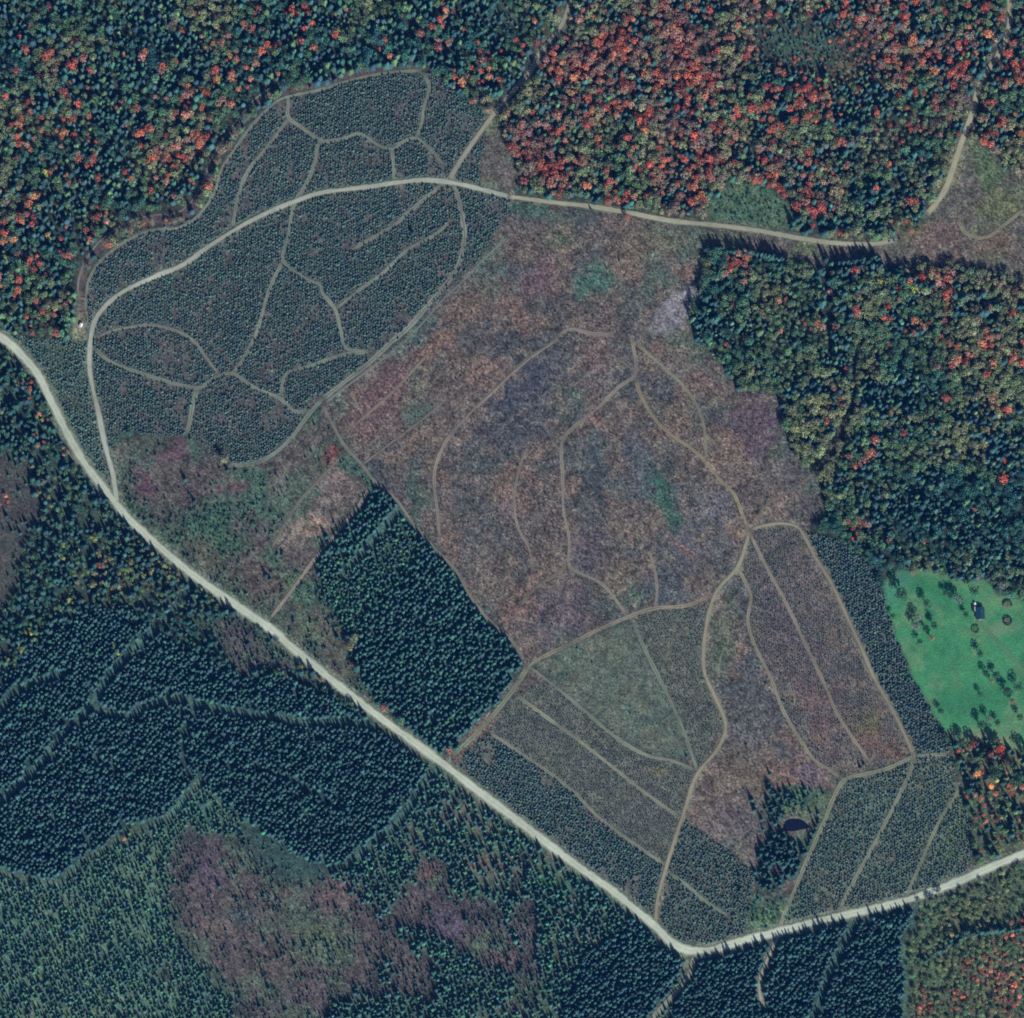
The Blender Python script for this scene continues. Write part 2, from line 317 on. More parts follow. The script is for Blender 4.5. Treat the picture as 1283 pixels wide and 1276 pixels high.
lay([NW, NE], mixc((52, 64, 62), (74, 74, 70), n22), 2)
lay([EA], mixc((50, 62, 58), (68, 76, 66), n22), 2)
lay([WE], mixc((56, 76, 72), (82, 82, 74), n45), 3)
lay([WOPEN], mixc((84, 78, 88), (82, 90, 86), n22), 9)
lay([DP, DPS], mixc((40, 62, 68), (58, 80, 82), n22), 1)
lay([CB], mixc((44, 72, 74), (66, 96, 88), n22), 2)
lay([CBW], mixc((52, 82, 82), (76, 94, 88), n22), 4)
lay([PLN], mixc(mixc((80, 94, 98), (100, 102, 104), n45), (104, 98, 104), 0.6 * sstep(.5, .9, m22)), 1)
lay([WTRI], mixc((72, 92, 88), (92, 104, 96), n22), 2)
cl = mixc((103, 94, 95), (86, 89, 93), sstep(.4, .8, n90))
cl = mixc(cl, (122, 100, 97), 0.75 * sstep(.5, .85, m45))
cl = mixc(cl, (72, 80, 90), 0.75 * sstep(.55, .9, n45))
cl = mixc(cl, (74, 104, 98), 0.7 * sstep(.62, .92, m90))
cl = mixc(cl, (120, 112, 102), 0.5 * sstep(.6, .95, n22))
lay([CLEAR], cl, 2)
lay([MAUVE], mixc(mixc((108, 98, 102), (96, 96, 98), n45), (118, 104, 98), .7 * sstep(.5, .9, m22)), 2)
lay([TINY], mixc((98, 100, 100), (104, 106, 100), n22), 1)
lay([PLS], mixc((86, 98, 100), (108, 106, 106), .8 * sstep(.5, .9, m45)), 1)
lay([FIELD], mixc(mixc((92, 102, 98), (104, 108, 100), n45), (86, 106, 100), .7 * sstep(.5, .9, m22)), 4)
lay([PLE], mixc((80, 90, 98), (104, 104, 106), .6 * m22), 1)
lay([PLSE], mixc(mixc((88, 102, 98), (104, 112, 100), n45), (110, 104, 100), .6 * sstep(.55, .9, m22)), 1)
lay([PLC], mixc((84, 98, 96), (104, 102, 100), n22), 1)
lay([PW], mixc((52, 72, 74), (76, 92, 88), n11), 3)
lay([OPENC], mixc(mixc((74, 106, 98), (94, 112, 98), n45), (62, 96, 98), .7 * sstep(.5, .9, m45)), 3)
lay([CONM], mixc(mixc((66, 96, 92), (88, 106, 92), n45), (98, 90, 92), .7 * sstep(.6, .9, m45)), 3)
lay([TEALS], mixc((66, 96, 96), (60, 90, 94), n22), 8)
lay([HEATH], mixc(mixc((92, 84, 88), (82, 76, 86), n45), (84, 100, 90), .9 * sstep(.42, .75, m45)), 10)
pu = mixc((98, 94, 94), (78, 104, 94), sstep(.35, .75, n45))
pu = mixc(pu, (94, 82, 92), .7 * sstep(.55, .9, m45))
pu = mixc(pu, (76, 98, 86), .55 * (1 - sstep(12, 60, line_dist([MAIN], 66))))
lay([PURP], pu, 4)
lay([SEC], mixc((84, 104, 88), (104, 106, 92), n22), 3)
lay([EMIX], mixc((84, 106, 92), (108, 104, 92), n22), 3)
nb = mixc((114, 102, 102), (92, 98, 96), n22)
nb = mixc(nb, (104, 118, 92), .8 * sstep(.5, .85, m45))
lay([NEB], nb, 3)
lay([GRASS], mixc((74, 102, 90), (92, 106, 90), n22), 3)
lay([SLASH], mixc((152, 148, 160), (112, 110, 128), n11), 3)
lay([VERGE], mixc((106, 118, 102), (118, 114, 110), n22), 2)
me = mixc((56, 120, 86), (64, 126, 94), n45)
me = mixc(me, (48, 108, 80), .8 * sstep(.45, .8, m45))
me = mixc(me, (98, 126, 98), .65 * sstep(.5, .95, n22))
me = mixc(me, (88, 122, 96), .65 * sstep(.5, .85, m90))
me = mixc(me, (76, 132, 98), .35 * sstep(.5, .62, streak(90, 5, 15)))
lay([MEAD], me, 2)

def spot(x, y, rx, ry, ang, c, k=0.8):
    """a patch of other growth: its own colour, broken up by noise"""
    global ground
    a = R(ang)
    dx, dy = xx - x, yy - y
    u = (dx * math.cos(a) + dy * math.sin(a)) / rx
    v = (-dx * math.sin(a) + dy * math.cos(a)) / ry
    d = np.sqrt(u * u + v * v) + (n22 - .5) * 1.0 + (n11 - .5) * .6 + (n6 - .5) * .5
    m = (1.0 * k * (1 - sstep(.25, 1.45, d)))[..., None]
    ground = ground * (1 - m) + np.array(c, np.float32) * m

for a in [
    (745, 352, 34, 20, -20, (66, 108, 102)), (700, 300, 26, 14, 10, (82, 100, 84)), (660, 262, 24, 10, 8, (72, 104, 94)), (820, 605, 16, 40, -28, (60, 108, 92)), (845, 655, 14, 16, 0, (64, 106, 94)),
    (800, 580, 20, 40, -15, (96, 98, 112)), (745, 600, 18, 46, 5, (70, 80, 90)), (640, 530, 46, 30, -30, (72, 78, 92)), (600, 580, 30, 26, 0, (84, 92, 98)), (480, 500, 60, 24, -42, (110, 86, 92)), (540, 440, 34, 10, -42, (136, 110, 104)),
    (590, 380, 40, 14, -42, (110, 98, 92)), (560, 470, 50, 14, -42, (98, 92, 90)), (520, 560, 40, 12, -36, (118, 104, 98)), (680, 350, 30, 30, 0, (110, 90, 100)), (830, 300, 40, 16, 8, (104, 104, 90)), (790, 320, 30, 30, 0, (108, 98, 92)),
    (745, 455, 30, 34, 0, (116, 100, 104)), (670, 480, 50, 22, -40, (76, 80, 98)), (860, 430, 30, 24, 20, (88, 102, 92)), (850, 520, 22, 22, 0, (122, 110, 102)), (950, 540, 34, 44, 0, (100, 84, 100)), (900, 590, 18, 40, -20, (120, 106, 100)), (970, 590, 30, 20, 0, (108, 104, 108)),
    (900, 640, 40, 30, 20, (104, 104, 118)), (860, 690, 36, 30, 0, (98, 96, 108)), (960, 640, 30, 14, 0, (114, 108, 104)), (860, 690, 5, 22, -50, (128, 104, 104)), (880, 752, 20, 4, -18, (130, 102, 100)), (640, 640, 24, 30, 0, (112, 100, 104)), (590, 640, 30, 30, 0, (90, 92, 96)),
    (690, 690, 26, 30, 0, (104, 98, 96)), (740, 690, 30, 36, 0, (100, 92, 104)), (615, 730, 30, 40, -20, (108, 98, 96)), (770, 730, 24, 30, 0, (118, 106, 98)), (700, 770, 40, 30, -20, (96, 90, 102)), (560, 640, 8, 40, 0, (112, 98, 96)), (840, 740, 30, 14, 0, (86, 96, 106)),
    (740, 850, 14, 60, -40, (98, 112, 102)), (815, 870, 12, 60, -24, (94, 108, 102)), (770, 820, 30, 22, 0, (102, 112, 100)), (826, 966, 14, 10, 0, (128, 122, 94)), (940, 900, 40, 50, 0, (98, 98, 104)), (930, 980, 40, 34, 0, (112, 104, 96)), (915, 1030, 34, 30, 30, (106, 98, 106)),
    (1085, 912, 20, 24, 0, (124, 120, 88)), (1100, 935, 30, 20, 0, (132, 104, 100)), (1060, 900, 18, 16, 0, (116, 116, 96)), (1025, 920, 14, 24, -30, (126, 102, 98)), (1018, 970, 18, 16, 0, (118, 106, 124)), (1030, 880, 34, 60, -25, (112, 92, 98)), (980, 770, 18, 60, -25, (104, 94, 104)), (905, 800, 18, 60, 8, (100, 112, 98)),
    (996, 1035, 27, 16, -5, (100, 86, 88)), (986, 1005, 22, 16, -20, (78, 116, 90)), (1000, 1020, 24, 10, 0, (120, 114, 112)), (980, 1090, 8, 8, 0, (104, 80, 106)), (1090, 1010, 30, 20, 0, (90, 110, 104)), (965, 1146, 30, 12, -20, (92, 122, 94)), (1195, 1045, 20, 50, 10, (104, 124, 94)),
    (412, 571, 12, 13, 0, (142, 80, 82)), (385, 650, 44, 20, -40, (158, 140, 142)), (420, 620, 34, 22, -40, (152, 138, 140)), (358, 612, 18, 18, 0, (128, 104, 112)), (425, 612, 30, 20, -45, (126, 114, 118)), (388, 658, 16, 14, 0, (166, 138, 132)), (178, 606, 18, 32, -20, (112, 84, 104)), (218, 566, 28, 18, 0, (100, 76, 94)), (290, 612, 26, 9, -10, (114, 82, 98)), (280, 570, 30, 16, 0, (88, 84, 90)),
    (262, 655, 50, 28, -30, (70, 98, 88)), (285, 680, 24, 16, 0, (76, 106, 90)), (190, 560, 24, 12, -20, (90, 104, 92)), (372, 625, 24, 30, 0, (84, 108, 96)), (365, 728, 18, 12, -30, (98, 124, 92)), (330, 735, 40, 24, 35, (106, 94, 94)), (400, 790, 34, 34, 0, (104, 104, 94)), (420, 750, 18, 26, 0, (88, 112, 88)), (250, 690, 40, 16, 40, (104, 102, 92)), (420, 836, 22, 18, 40, (104, 100, 96)),
    (260, 1100, 22, 34, 0, (86, 74, 94)), (310, 1140, 50, 40, 0, (94, 86, 90)), (300, 1150, 18, 14, 0, (72, 84, 94)), (420, 1110, 18, 14, 0, (106, 82, 92)), (270, 1165, 30, 14, 0, (104, 94, 94)), (345, 1210, 50, 30, 0, (96, 90, 90)), (400, 1180, 30, 16, 0, (98, 110, 90)), (560, 1160, 22, 20, 0, (92, 82, 108)), (540, 1090, 14, 14, 0, (120, 94, 96)), (645, 1088, 18, 16, 0, (112, 94, 92)), (630, 1205, 18, 12, 0, (116, 92, 104)),
    (740, 1176, 16, 12, 0, (110, 106, 108)), (690, 1110, 24, 18, 0, (70, 118, 90)), (600, 1085, 26, 14, 0, (112, 104, 96)), (430, 1128, 40, 26, 20, (98, 86, 90)), (860, 1200, 30, 9, -10, (106, 124, 104)), (868, 1212, 16, 8, 0, (122, 128, 118)), (835, 1190, 10, 9, 0, (84, 132, 104)),
    (950, 1236, 12, 10, 0, (138, 136, 126)), (954, 1250, 7, 12, -14, (156, 156, 148)), (1255, 788, 26, 9, -14, (112, 126, 108), .6), (1250, 755, 26, 10, -10, (104, 134, 104), .6), (1235, 925, 40, 10, 6, (132, 128, 106), .7), (1270, 945, 14, 26, -20, (140, 128, 108), .8), (1185, 718, 40, 8, 4, (100, 128, 98), .7), (1125, 735, 16, 22, 0, (70, 116, 116), .5),
    (1190, 215, 14, 44, 24, (140, 134, 118), .8), (1235, 205, 20, 34, -30, (94, 122, 92)), (1270, 370, 16, 20, 0, (84, 122, 92)), (1250, 260, 30, 20, -20, (110, 120, 92)), (1190, 300, 40, 20, 0, (122, 104, 104)), (1120, 296, 26, 10, 0, (124, 118, 98)), (1250, 310, 30, 18, 0, (122, 106, 100)), (1145, 282, 8, 14, -30, (146, 132, 98)),
    (625, 200, 18, 40, -10, (108, 104, 108)), (595, 130, 20, 14, 20, (76, 108, 98)), (115, 395, 10, 26, 10, (124, 112, 112)), (100, 425, 16, 12, 0, (112, 120, 104)), (545, 238, 22, 8, 8, (124, 118, 106)), (567, 240, 16, 16, 0, (126, 112, 108)), (572, 226, 34, 6, 8, (134, 132, 122)),
    (260, 430, 60, 20, 10, (96, 100, 100)), (205, 425, 14, 12, 0, (110, 98, 98)), (300, 350, 60, 40, 0, (94, 96, 100)), (150, 440, 34, 20, 20, (92, 94, 98)), (140, 510, 24, 24, 0, (102, 102, 102)), (495, 205, 20, 16, 0, (92, 92, 98)), (340, 330, 50, 30, 0, (88, 98, 104)), (240, 320, 60, 16, -25, (80, 96, 100)),
    (640, 20, 30, 14, 0, (96, 108, 96)), (700, 26, 16, 18, 0, (112, 118, 92)), (1058, 84, 26, 12, 45, (110, 108, 92)), (1010, 60, 50, 26, 10, (76, 104, 96)), (1090, 560, 30, 10, 0, (92, 104, 86)),
]:
    spot(*a)

# brown ditch along the curved western edge
DITCH = [(103, 388), (101, 355), (111, 327), (133, 302), (161, 285), (189, 277), (219, 275), (241, 262), (260, 232), (266, 208), (279, 185), (299, 158), (321, 133), (343, 116), (371, 110), (404, 106), (430, 96), (464, 88), (497, 83), (528, 82)]
dd = line_dist([DITCH], 14)
m = (1 - sstep(3.0, 8.0, dd + (n11 - .5) * 3))[..., None]
ground = ground * (1 - m) + mixc((88, 76, 86), (104, 96, 98), n11) * m
# worn verges beside the roads, faint wheel-wear beside the tracks
for k, far, c in ((0, 13, (112, 122, 112)), (1, 8, (112, 114, 106))):
    d = line_dist([r[4] for r in ROADS if r[5] == k], far + 6)
    m = (0.75 * (1 - sstep(far * .45, far, d + (n11 - .5) * 6)))[..., None]
    ground = ground * (1 - m) + np.array(c, np.float32) * m
d_main = line_dist([MAIN], 30)
d_road = line_dist([r[4] for r in ROADS[1:]], 20)
d_track = line_dist([t[2] for t in TRACKS], 16)
d_lane = line_dist([l for _w, l in LANES] + [L_H, L_F], 16)
d_cut = line_dist([l for _w, l in TREE_CUTS], 12)
m = (0.45 * (1 - sstep(1.0, 6.0, d_track + (n6 - .5) * 3)))[..., None]
ground = ground * (1 - m) + (ground * .35 + np.array((110, 108, 102), np.float32) * .65) * m
m = (0.7 * (1 - sstep(2.0, 7.0, d_lane + (n6 - .5) * 3)))[..., None]
ground = ground * (1 - m) + mixc((70, 104, 102), (92, 112, 92), n22) * m

# how dark the litter and soil of each kind of ground are
soil = np.full(xx.shape, .62, np.float32)
for codes, v in (([MEAD], .95), ([VERGE], .8), ([FIELD], .72), ([SLASH], .72), ([GRASS], .8), ([OPENC], .86), ([CONM], .74), ([PLN], .56), ([CLEAR], .74), ([MAUVE], .68), ([TINY], .66), ([PURP, NEB], .62), ([HEATH], .72), ([DP, DPS, CB], .8)):
    soil[np.isin(reg, codes)] = v
soil = blur(soil, 2)
soil = np.maximum(soil, .8 * (1 - sstep(9, 17, d_main)))
for x0, y0, a_, b_ in ((862, 1196, 26, 9), (567, 231, 24, 10), (146, 632, 9, 14), (952, 1240, 8, 18), (867, 1212, 12, 10), (988, 1140, 8, 12), (939, 668, 9, 9), (924, 713, 9, 8), (1200, 205, 10, 34)):
    soil = np.maximum(soil, .95 * np.exp(-(((xx - x0) / a_) ** 2 + ((yy - y0) / b_) ** 2) * .8))
# the growth varies from plant to plant
windrow = (streak(26, 4, 5) - .5) * .6 + (streak(60, 7, 6) - .5) * .4
grain = (RNG.random(xx.shape, dtype=np.float32) - .5) * .55 + (n6 - .5) * .4 + (n11 - .5) * .2 + windrow * .3 * np.isin(reg, [CLEAR, MAUVE, PURP])
rough = np.where(np.isin(reg, [MEAD]), .22, np.where(np.isin(reg, [CLEAR, HEATH, PURP, NEB]), 1.0, .75))
ground = np.clip(ground * (1 + grain * rough)[..., None], 8, 235)

# ------------------------------------------------------------------ materials
def new_mat(name):
    mt = bpy.data.materials.new(name)
    mt.use_nodes = True
    nt = mt.node_tree
    nt.nodes.clear()
    out = nt.nodes.new('ShaderNodeOutputMaterial')
    bs = nt.nodes.new('ShaderNodeBsdfPrincipled')
    nt.links.new(bs.outputs[0], out.inputs[0])
    bs.inputs['Roughness'].default_value = .9
    bs.inputs['Specular IOR Level'].default_value = .15
    return mt, nt, bs, out

def mathn(nt, op, a, b=None, clamp=False):
    n = nt.nodes.new('ShaderNodeMath')
    n.operation = op
    n.use_clamp = clamp
    for i, v in enumerate((a, b)):
        if v is None:
            continue
        if isinstance(v, (int, float)):
            n.inputs[i].default_value = v
        else:
            nt.links.new(v, n.inputs[i])
    return n.outputs[0]

def noise_tex(nt, scale, detail=3.0, coord='Object'):
    tc = nt.nodes.new('ShaderNodeTexCoord')
    n = nt.nodes.new('ShaderNodeTexNoise')
    n.inputs['Scale'].default_value = scale
    n.inputs['Detail'].default_value = detail
    nt.links.new(tc.outputs[coord], n.inputs['Vector'])
    return n.outputs[0]

def scale_col(nt, col, fac):
    n = nt.nodes.new('ShaderNodeVectorMath')
    n.operation = 'SCALE'
    nt.links.new(col, n.inputs[0])
    nt.links.new(fac, n.inputs['Scale'])
    return n.outputs[0]

def mat_plain(name, c, rough=.8, var=.25, scale=1.0, metal=0.0, spec=.2):
    mt, nt, bs, out = new_mat(name)
    rgb = nt.nodes.new('ShaderNodeRGB')
    rgb.outputs[0].default_value = (*c, 1)
    f = mathn(nt, 'ADD', mathn(nt, 'MULTIPLY', noise_tex(nt, scale), var * 2), 1 - var)
    nt.links.new(scale_col(nt, rgb.outputs[0], f), bs.inputs['Base Color'])
    bs.inputs['Roughness'].default_value = rough
    bs.inputs['Metallic'].default_value = metal
    bs.inputs['Specular IOR Level'].default_value = spec
    return mt

def mat_ground():
    mt, nt, bs, out = new_mat('ground_cover')
    at = nt.nodes.new('ShaderNodeAttribute')
    at.attribute_name = 'cover'
    n1, n2 = noise_tex(nt, .5, 5), noise_tex(nt, .12, 3)
    gr = nt.nodes.new('ShaderNodeAttribute')
    gr.attribute_name = 'coarse'
    f = mathn(nt, 'ADD', mathn(nt, 'MULTIPLY', mathn(nt, 'SUBTRACT', n1, .5), 2.6), mathn(nt, 'MULTIPLY', mathn(nt, 'SUBTRACT', n2, .5), .6))
    f = mathn(nt, 'MAXIMUM', mathn(nt, 'ADD', mathn(nt, 'MULTIPLY', f, gr.outputs['Fac']), 1.0), .25)
    nt.links.new(scale_col(nt, at.outputs['Color'], f), bs.inputs['Base Color'])
    bp = nt.nodes.new('ShaderNodeBump')
    bp.inputs['Strength'].default_value = .55
    bp.inputs['Distance'].default_value = 1.2
    nt.links.new(n1, bp.inputs['Height'])
    nt.links.new(bp.outputs[0], bs.inputs['Normal'])
    return mt

def mat_road(name, feather, worn=1.0):
    """gravel or worn earth whose margin is broken by the growth beside it"""
    mt, nt, bs, out = new_mat(name)
    at = nt.nodes.new('ShaderNodeAttribute')
    at.attribute_name = 'gravel'
    n1, n2 = noise_tex(nt, .9, 4), noise_tex(nt, .14, 3)
    f = mathn(nt, 'ADD', mathn(nt, 'MULTIPLY', n1, .35), mathn(nt, 'MULTIPLY', n2, .35))
    f = mathn(nt, 'ADD', f, .65)
    nt.links.new(scale_col(nt, at.outputs['Color'], f), bs.inputs['Base Color'])
    ed = nt.nodes.new('ShaderNodeAttribute')
    ed.attribute_name = 'margin'
    e = mathn(nt, 'ADD', ed.outputs['Fac'], mathn(nt, 'MULTIPLY', mathn(nt, 'SUBTRACT', mathn(nt, 'ADD', n1, n2), 1.0), 1.1))
    a = mathn(nt, 'DIVIDE', mathn(nt, 'SUBTRACT', 1.0, e), feather, True)
    if worn < 1:
        a = mathn(nt, 'MULTIPLY', a, mathn(nt, 'ADD', mathn(nt, 'MULTIPLY', noise_tex(nt, .035, 4), 1.5), worn - .75, True))
    tr = nt.nodes.new('ShaderNodeBsdfTransparent')
    mx = nt.nodes.new('ShaderNodeMixShader')
    nt.links.new(a, mx.inputs[0])
    nt.links.new(tr.outputs[0], mx.inputs[1])
    nt.links.new(bs.outputs[0], mx.inputs[2])
    nt.links.new(mx.outputs[0], out.inputs[0])
    return mt

def mat_leaf(name, trans=.25):
    """foliage: the colour is each plant's own (its 'tint'), a little different from spray to spray"""
    mt, nt, bs, out = new_mat(name)
    at = nt.nodes.new('ShaderNodeAttribute')
    at.attribute_type = 'INSTANCER'
    at.attribute_name = 'tint'
    va = nt.nodes.new('ShaderNodeAttribute')
    va.attribute_name = 'spray'
    f = mathn(nt, 'ADD', mathn(nt, 'MULTIPLY', va.outputs['Fac'], .8), .6)
    c = scale_col(nt, at.outputs['Color'], f)
    nt.links.new(c, bs.inputs['Base Color'])
    bs.inputs['Roughness'].default_value = .75
    tl = nt.nodes.new('ShaderNodeBsdfTranslucent')
    nt.links.new(c, tl.inputs['Color'])
    mx = nt.nodes.new('ShaderNodeMixShader')
    mx.inputs[0].default_value = trans
    nt.links.new(bs.outputs[0], mx.inputs[1])
    nt.links.new(tl.outputs[0], mx.inputs[2])
    nt.links.new(mx.outputs[0], out.inputs[0])
    return mt

M_GROUND = mat_ground()
M_GRAVEL = mat_road('gravel', .6)
M_TRACK = mat_road('worn_earth', 1.0)
M_FAINT = mat_road('overgrown_earth', 1.0, .84)
M_LEAF = mat_leaf('broad_leaves', .25)
M_NEEDLE = mat_leaf('needles', .12)
M_BARK = mat_plain('bark', (.09, .07, .055), .95, .3, 3)

def tag(o, label=None, cat=None, kind=None, group=None):
    if label: o['label'] = label
    if cat: o['category'] = cat
    if kind: o['kind'] = kind
    if group: o['group'] = group
    return o

# ------------------------------------------------------------------ ground sheet
STEP = 2
gx = np.arange(X0, X1, STEP)
gy = np.arange(Y0, Y1, STEP)
fx = np.concatenate([[-9000, -3500, -1500, -600], gx, [1394, 2000, 3000, 5000, 10300]]).astype(np.float64)
fy = np.concatenate([[-9000, -3500, -1500, -600], gy, [1386, 2000, 3000, 5000, 10300]]).astype(np.float64)
QX, QY = np.meshgrid(fx, fy)
ix = np.clip(fx - X0, 0, MW - 1).astype(int)
iy = np.clip(fy - Y0, 0, MH - 1).astype(int)
cov = lin(ground[iy][:, ix]) * GK * soil[iy][:, ix][..., None]
nvx, nvy = len(fx), len(fy)
relief = ((n45 - .5) * .5 + (n11 - .5) * .3)[iy][:, ix] * 0
co = np.stack([(QX - CX) * S, (CY - QY) * S, relief], axis=-1).reshape(-1, 3)
idx = np.arange(nvx * nvy).reshape(nvy, nvx)
faces = np.stack([idx[:-1, :-1], idx[1:, :-1], idx[1:, 1:], idx[:-1, 1:]], axis=-1).reshape(-1, 4)

def big_mesh(name, co, faces, attrs=()):
    me = bpy.data.meshes.new(name)
    nf, k = faces.shape
    me.vertices.add(len(co))
    me.vertices.foreach_set('co', np.ascontiguousarray(co, np.float32).ravel())
    me.loops.add(nf * k)
    me.loops.foreach_set('vertex_index', np.ascontiguousarray(faces, np.int32).ravel())
    me.polygons.add(nf)
    me.polygons.foreach_set('loop_start', np.arange(0, nf * k, k, dtype=np.int32))
    me.update(calc_edges=True)
    for an, typ, val in attrs:
        a = me.attributes.new(an, typ, 'POINT')
        if typ == 'FLOAT_COLOR':
            v = np.ones((len(co), 4), np.float32)
            v[:, :3] = val
            a.data.foreach_set('color', v.ravel())
        else:
            a.data.foreach_set('value', np.ascontiguousarray(val, np.float32).ravel())
    me.validate()
    return me

me = big_mesh('ground', co, faces, [('cover', 'FLOAT_COLOR', cov.reshape(-1, 3)), ('coarse', 'FLOAT', rough[iy][:, ix].ravel())])
me.materials.append(M_GROUND)
go = bpy.data.objects.new('ground', me)
COL.objects.link(go)
tag(go, 'open ground of heath, grass and logging waste under the plantations', 'ground', 'structure')

# ------------------------------------------------------------------ roads and tracks
def strip(name, pts, width, col, z, mat, crown=.0, wob=.3, ruts=False):
    p = smooth_line(pts, 3.0)
    n = len(p)
    t = np.gradient(p, axis=0)
    t /= np.linalg.norm(t, axis=1)[:, None] + 1e-9
    nrm = np.stack([-t[:, 1], t[:, 0]], axis=1)
    g = np.random.default_rng(int(abs(p.sum())) % 99991)
    wv = np.convolve(g.random(n + 14) - .5, np.ones(7) / 7, 'same')[7:7 + n] * 2
    w = width * (.5 + wv * wob) * 1.18
    prof = [(-1, 1.0, 0), (-.66, .5, .55), (-.3, .05, .9), (0, 0, 1), (.3, .05, .9), (.66, .5, .55), (1, 1.0, 0)]
    if ruts:
        prof = [(-1, 1.0, 0), (-.7, .4, 0), (-.42, .0, 0), (0, .62, 0), (.42, .0, 0), (.7, .4, 0), (1, 1.0, 0)]
    # two wheel tracks, paler than the crown between them
    tone = [.72, .86, 1.1, .92, 1.1, .86, .72]
    co, mg, cl = [], [], []
    for s, e, h in prof:
        q = p + nrm * (s * w)[:, None]
        co.append(np.stack([(q[:, 0] - CX) * S, (CY - q[:, 1]) * S, np.full(n, z + crown * h)], axis=1))
        mg.append(np.full(n, e))
    k = len(prof)
    base = lin(col) * GK
    tn = np.convolve(g.random(n + 20) - .5, np.ones(11) / 11, 'same')[10:10 + n]
    for j in range(k):
        cl.append(base[None, :] * (tone[j] + tn[:, None] * .9))
    co, mg, cl = np.stack(co, 1).reshape(-1, 3), np.stack(mg, 1).ravel(), np.stack(cl, 1).reshape(-1, 3)
    mg = mg.reshape(n, k)
    fade = np.clip(np.minimum(np.arange(n), np.arange(n)[::-1]) / 3.0, 0, 1)
    mg = np.maximum(mg, (1 - fade)[:, None] * 1.0).ravel()
    i = np.arange(n * k).reshape(n, k)
    f = np.stack([i[:-1, :-1], i[:-1, 1:], i[1:, 1:], i[1:, :-1]], axis=-1).reshape(-1, 4)[:, ::-1]
    me = big_mesh(name, co, f, [('gravel', 'FLOAT_COLOR', cl), ('margin', 'FLOAT', mg)])
    me.materials.append(mat)
    o = bpy.data.objects.new(name, me)
    COL.objects.link(o)
    return o

zi = 0.05
for w, l in LANES:
    tag(strip('forest_ride', l, w * 1.1, LANEC, zi, M_FAINT), 'grassy ride cut between blocks of planted spruce', 'ride', 'structure', 'grassy rides between plantation blocks')
    zi += .006
for w, c, l in TRACKS:
    tag(strip('track', l, w * 1.0, c, zi, M_FAINT, ruts=w > 3), 'faint worn vehicle track across the cut over land', 'track', 'structure', 'faint vehicle tracks')
    zi += .006
for nm, lb, w, c, l, _k in ROADS[::-1]:
    zi += .012
    tag(strip(nm, l, w, c, zi, M_GRAVEL if w > 6.3 else M_TRACK, .08, .22), lb, 'road', 'structure')

# pond
def pond():
    bm = bmesh.new()
    g = random.Random(3)
    vs = []
    for k in range(48):
        a = 2 * math.pi * k / 48
        r = 1 + .07 * math.sin(3 * a + 1) + .05 * math.sin(5 * a)
        x, y = 16.5 * r * math.cos(a), 7.6 * r * math.sin(a) + 1.2 * math.cos(2 * a)
        c, s = math.cos(R(-5)), math.sin(R(-5))
        vs.append(bm.verts.new(W(996 + x * c - y * s, 1035 + x * s + y * c, .3)))
    bm.faces.new(vs)
    bmesh.ops.recalc_face_normals(bm, faces=bm.faces)
    me = bpy.data.meshes.new('pond')
    bm.to_mesh(me)
    bm.free()
    mt, nt, bs, out = new_mat('pond_water')
    bs.inputs['Base Color'].default_value = (.006, .008, .022, 1)
    bs.inputs['Roughness'].default_value = .08
    bs.inputs['Specular IOR Level'].default_value = .5
    bp = nt.nodes.new('ShaderNodeBump')
    bp.inputs['Strength'].default_value = .05
    nt.links.new(noise_tex(nt, .8, 2), bp.inputs['Height'])
    nt.links.new(bp.outputs[0], bs.inputs['Normal'])
    me.materials.append(mt)
    o = bpy.data.objects.new('pond', me)
    for v in me.vertices:
        v.co.z = .3
    COL.objects.link(o)
    tag(o, 'small dark oval pond north of the spruce clump', 'pond', 'structure')
pond()

# ------------------------------------------------------------------ plant meshes
def leaf_mesh(name, quads, sprays, mat, trunk=None):
    """quads: list of 4 points each; trunk: (height, radius, limbs)"""
    me = bpy.data.meshes.new(name)
    verts = [v for q in quads for v in q]
    faces = []
    i = 0
    for q in quads:
        faces.append(tuple(range(i, i + len(q))))
        i += len(q)
    mi = [0] * len(faces)
    sv = [s for q, s in zip(quads, sprays) for _ in q]
    if trunk:
        tv, tf = trunk
        faces += [tuple(i + k for k in f) for f in tf]
        verts += tv
        mi += [1] * len(tf)
        sv += [.5] * len(tv)
    me.from_pydata(verts, [], faces)
    me.materials.append(mat)
    if trunk:
        me.materials.append(M_BARK)
    me.polygons.foreach_set('material_index', mi)
    a = me.attributes.new('spray', 'FLOAT', 'POINT')
    a.data.foreach_set('value', sv)
    me.update()
    return me

def tube(p0, p1, r0, r1, n=6):
    p0, p1 = Vector(p0), Vector(p1)
    d = (p1 - p0).normalized()
    u = d.orthogonal().normalized()
    v = d.cross(u)
    vs = [tuple(p + (u * math.cos(2 * math.pi * k / n) + v * math.sin(2 * math.pi * k / n)) * r) for p, r in ((p0, r0), (p1, r1)) for k in range(n)]
    return vs, [(k, (k + 1) % n, n + (k + 1) % n, n + k) for k in range(n)]

def trunk_geo(h, r, limbs, g):
    vs, fs = tube((0, 0, -.3), (0, 0, h), r, r * .25)
    for k in range(limbs):
        a = g.uniform(0, 2 * math.pi)
        z = h * g.uniform(.35, .75)
        l = h * g.uniform(.25, .4)
        v2, f2 = tube((0, 0, z), (l * math.cos(a), l * math.sin(a), z + l * .7), r * .4, r * .08, 5)
        f2 = [tuple(len(vs) + i for i in f) for f in f2]
        vs, fs = vs + v2, fs + f2
    return vs, fs

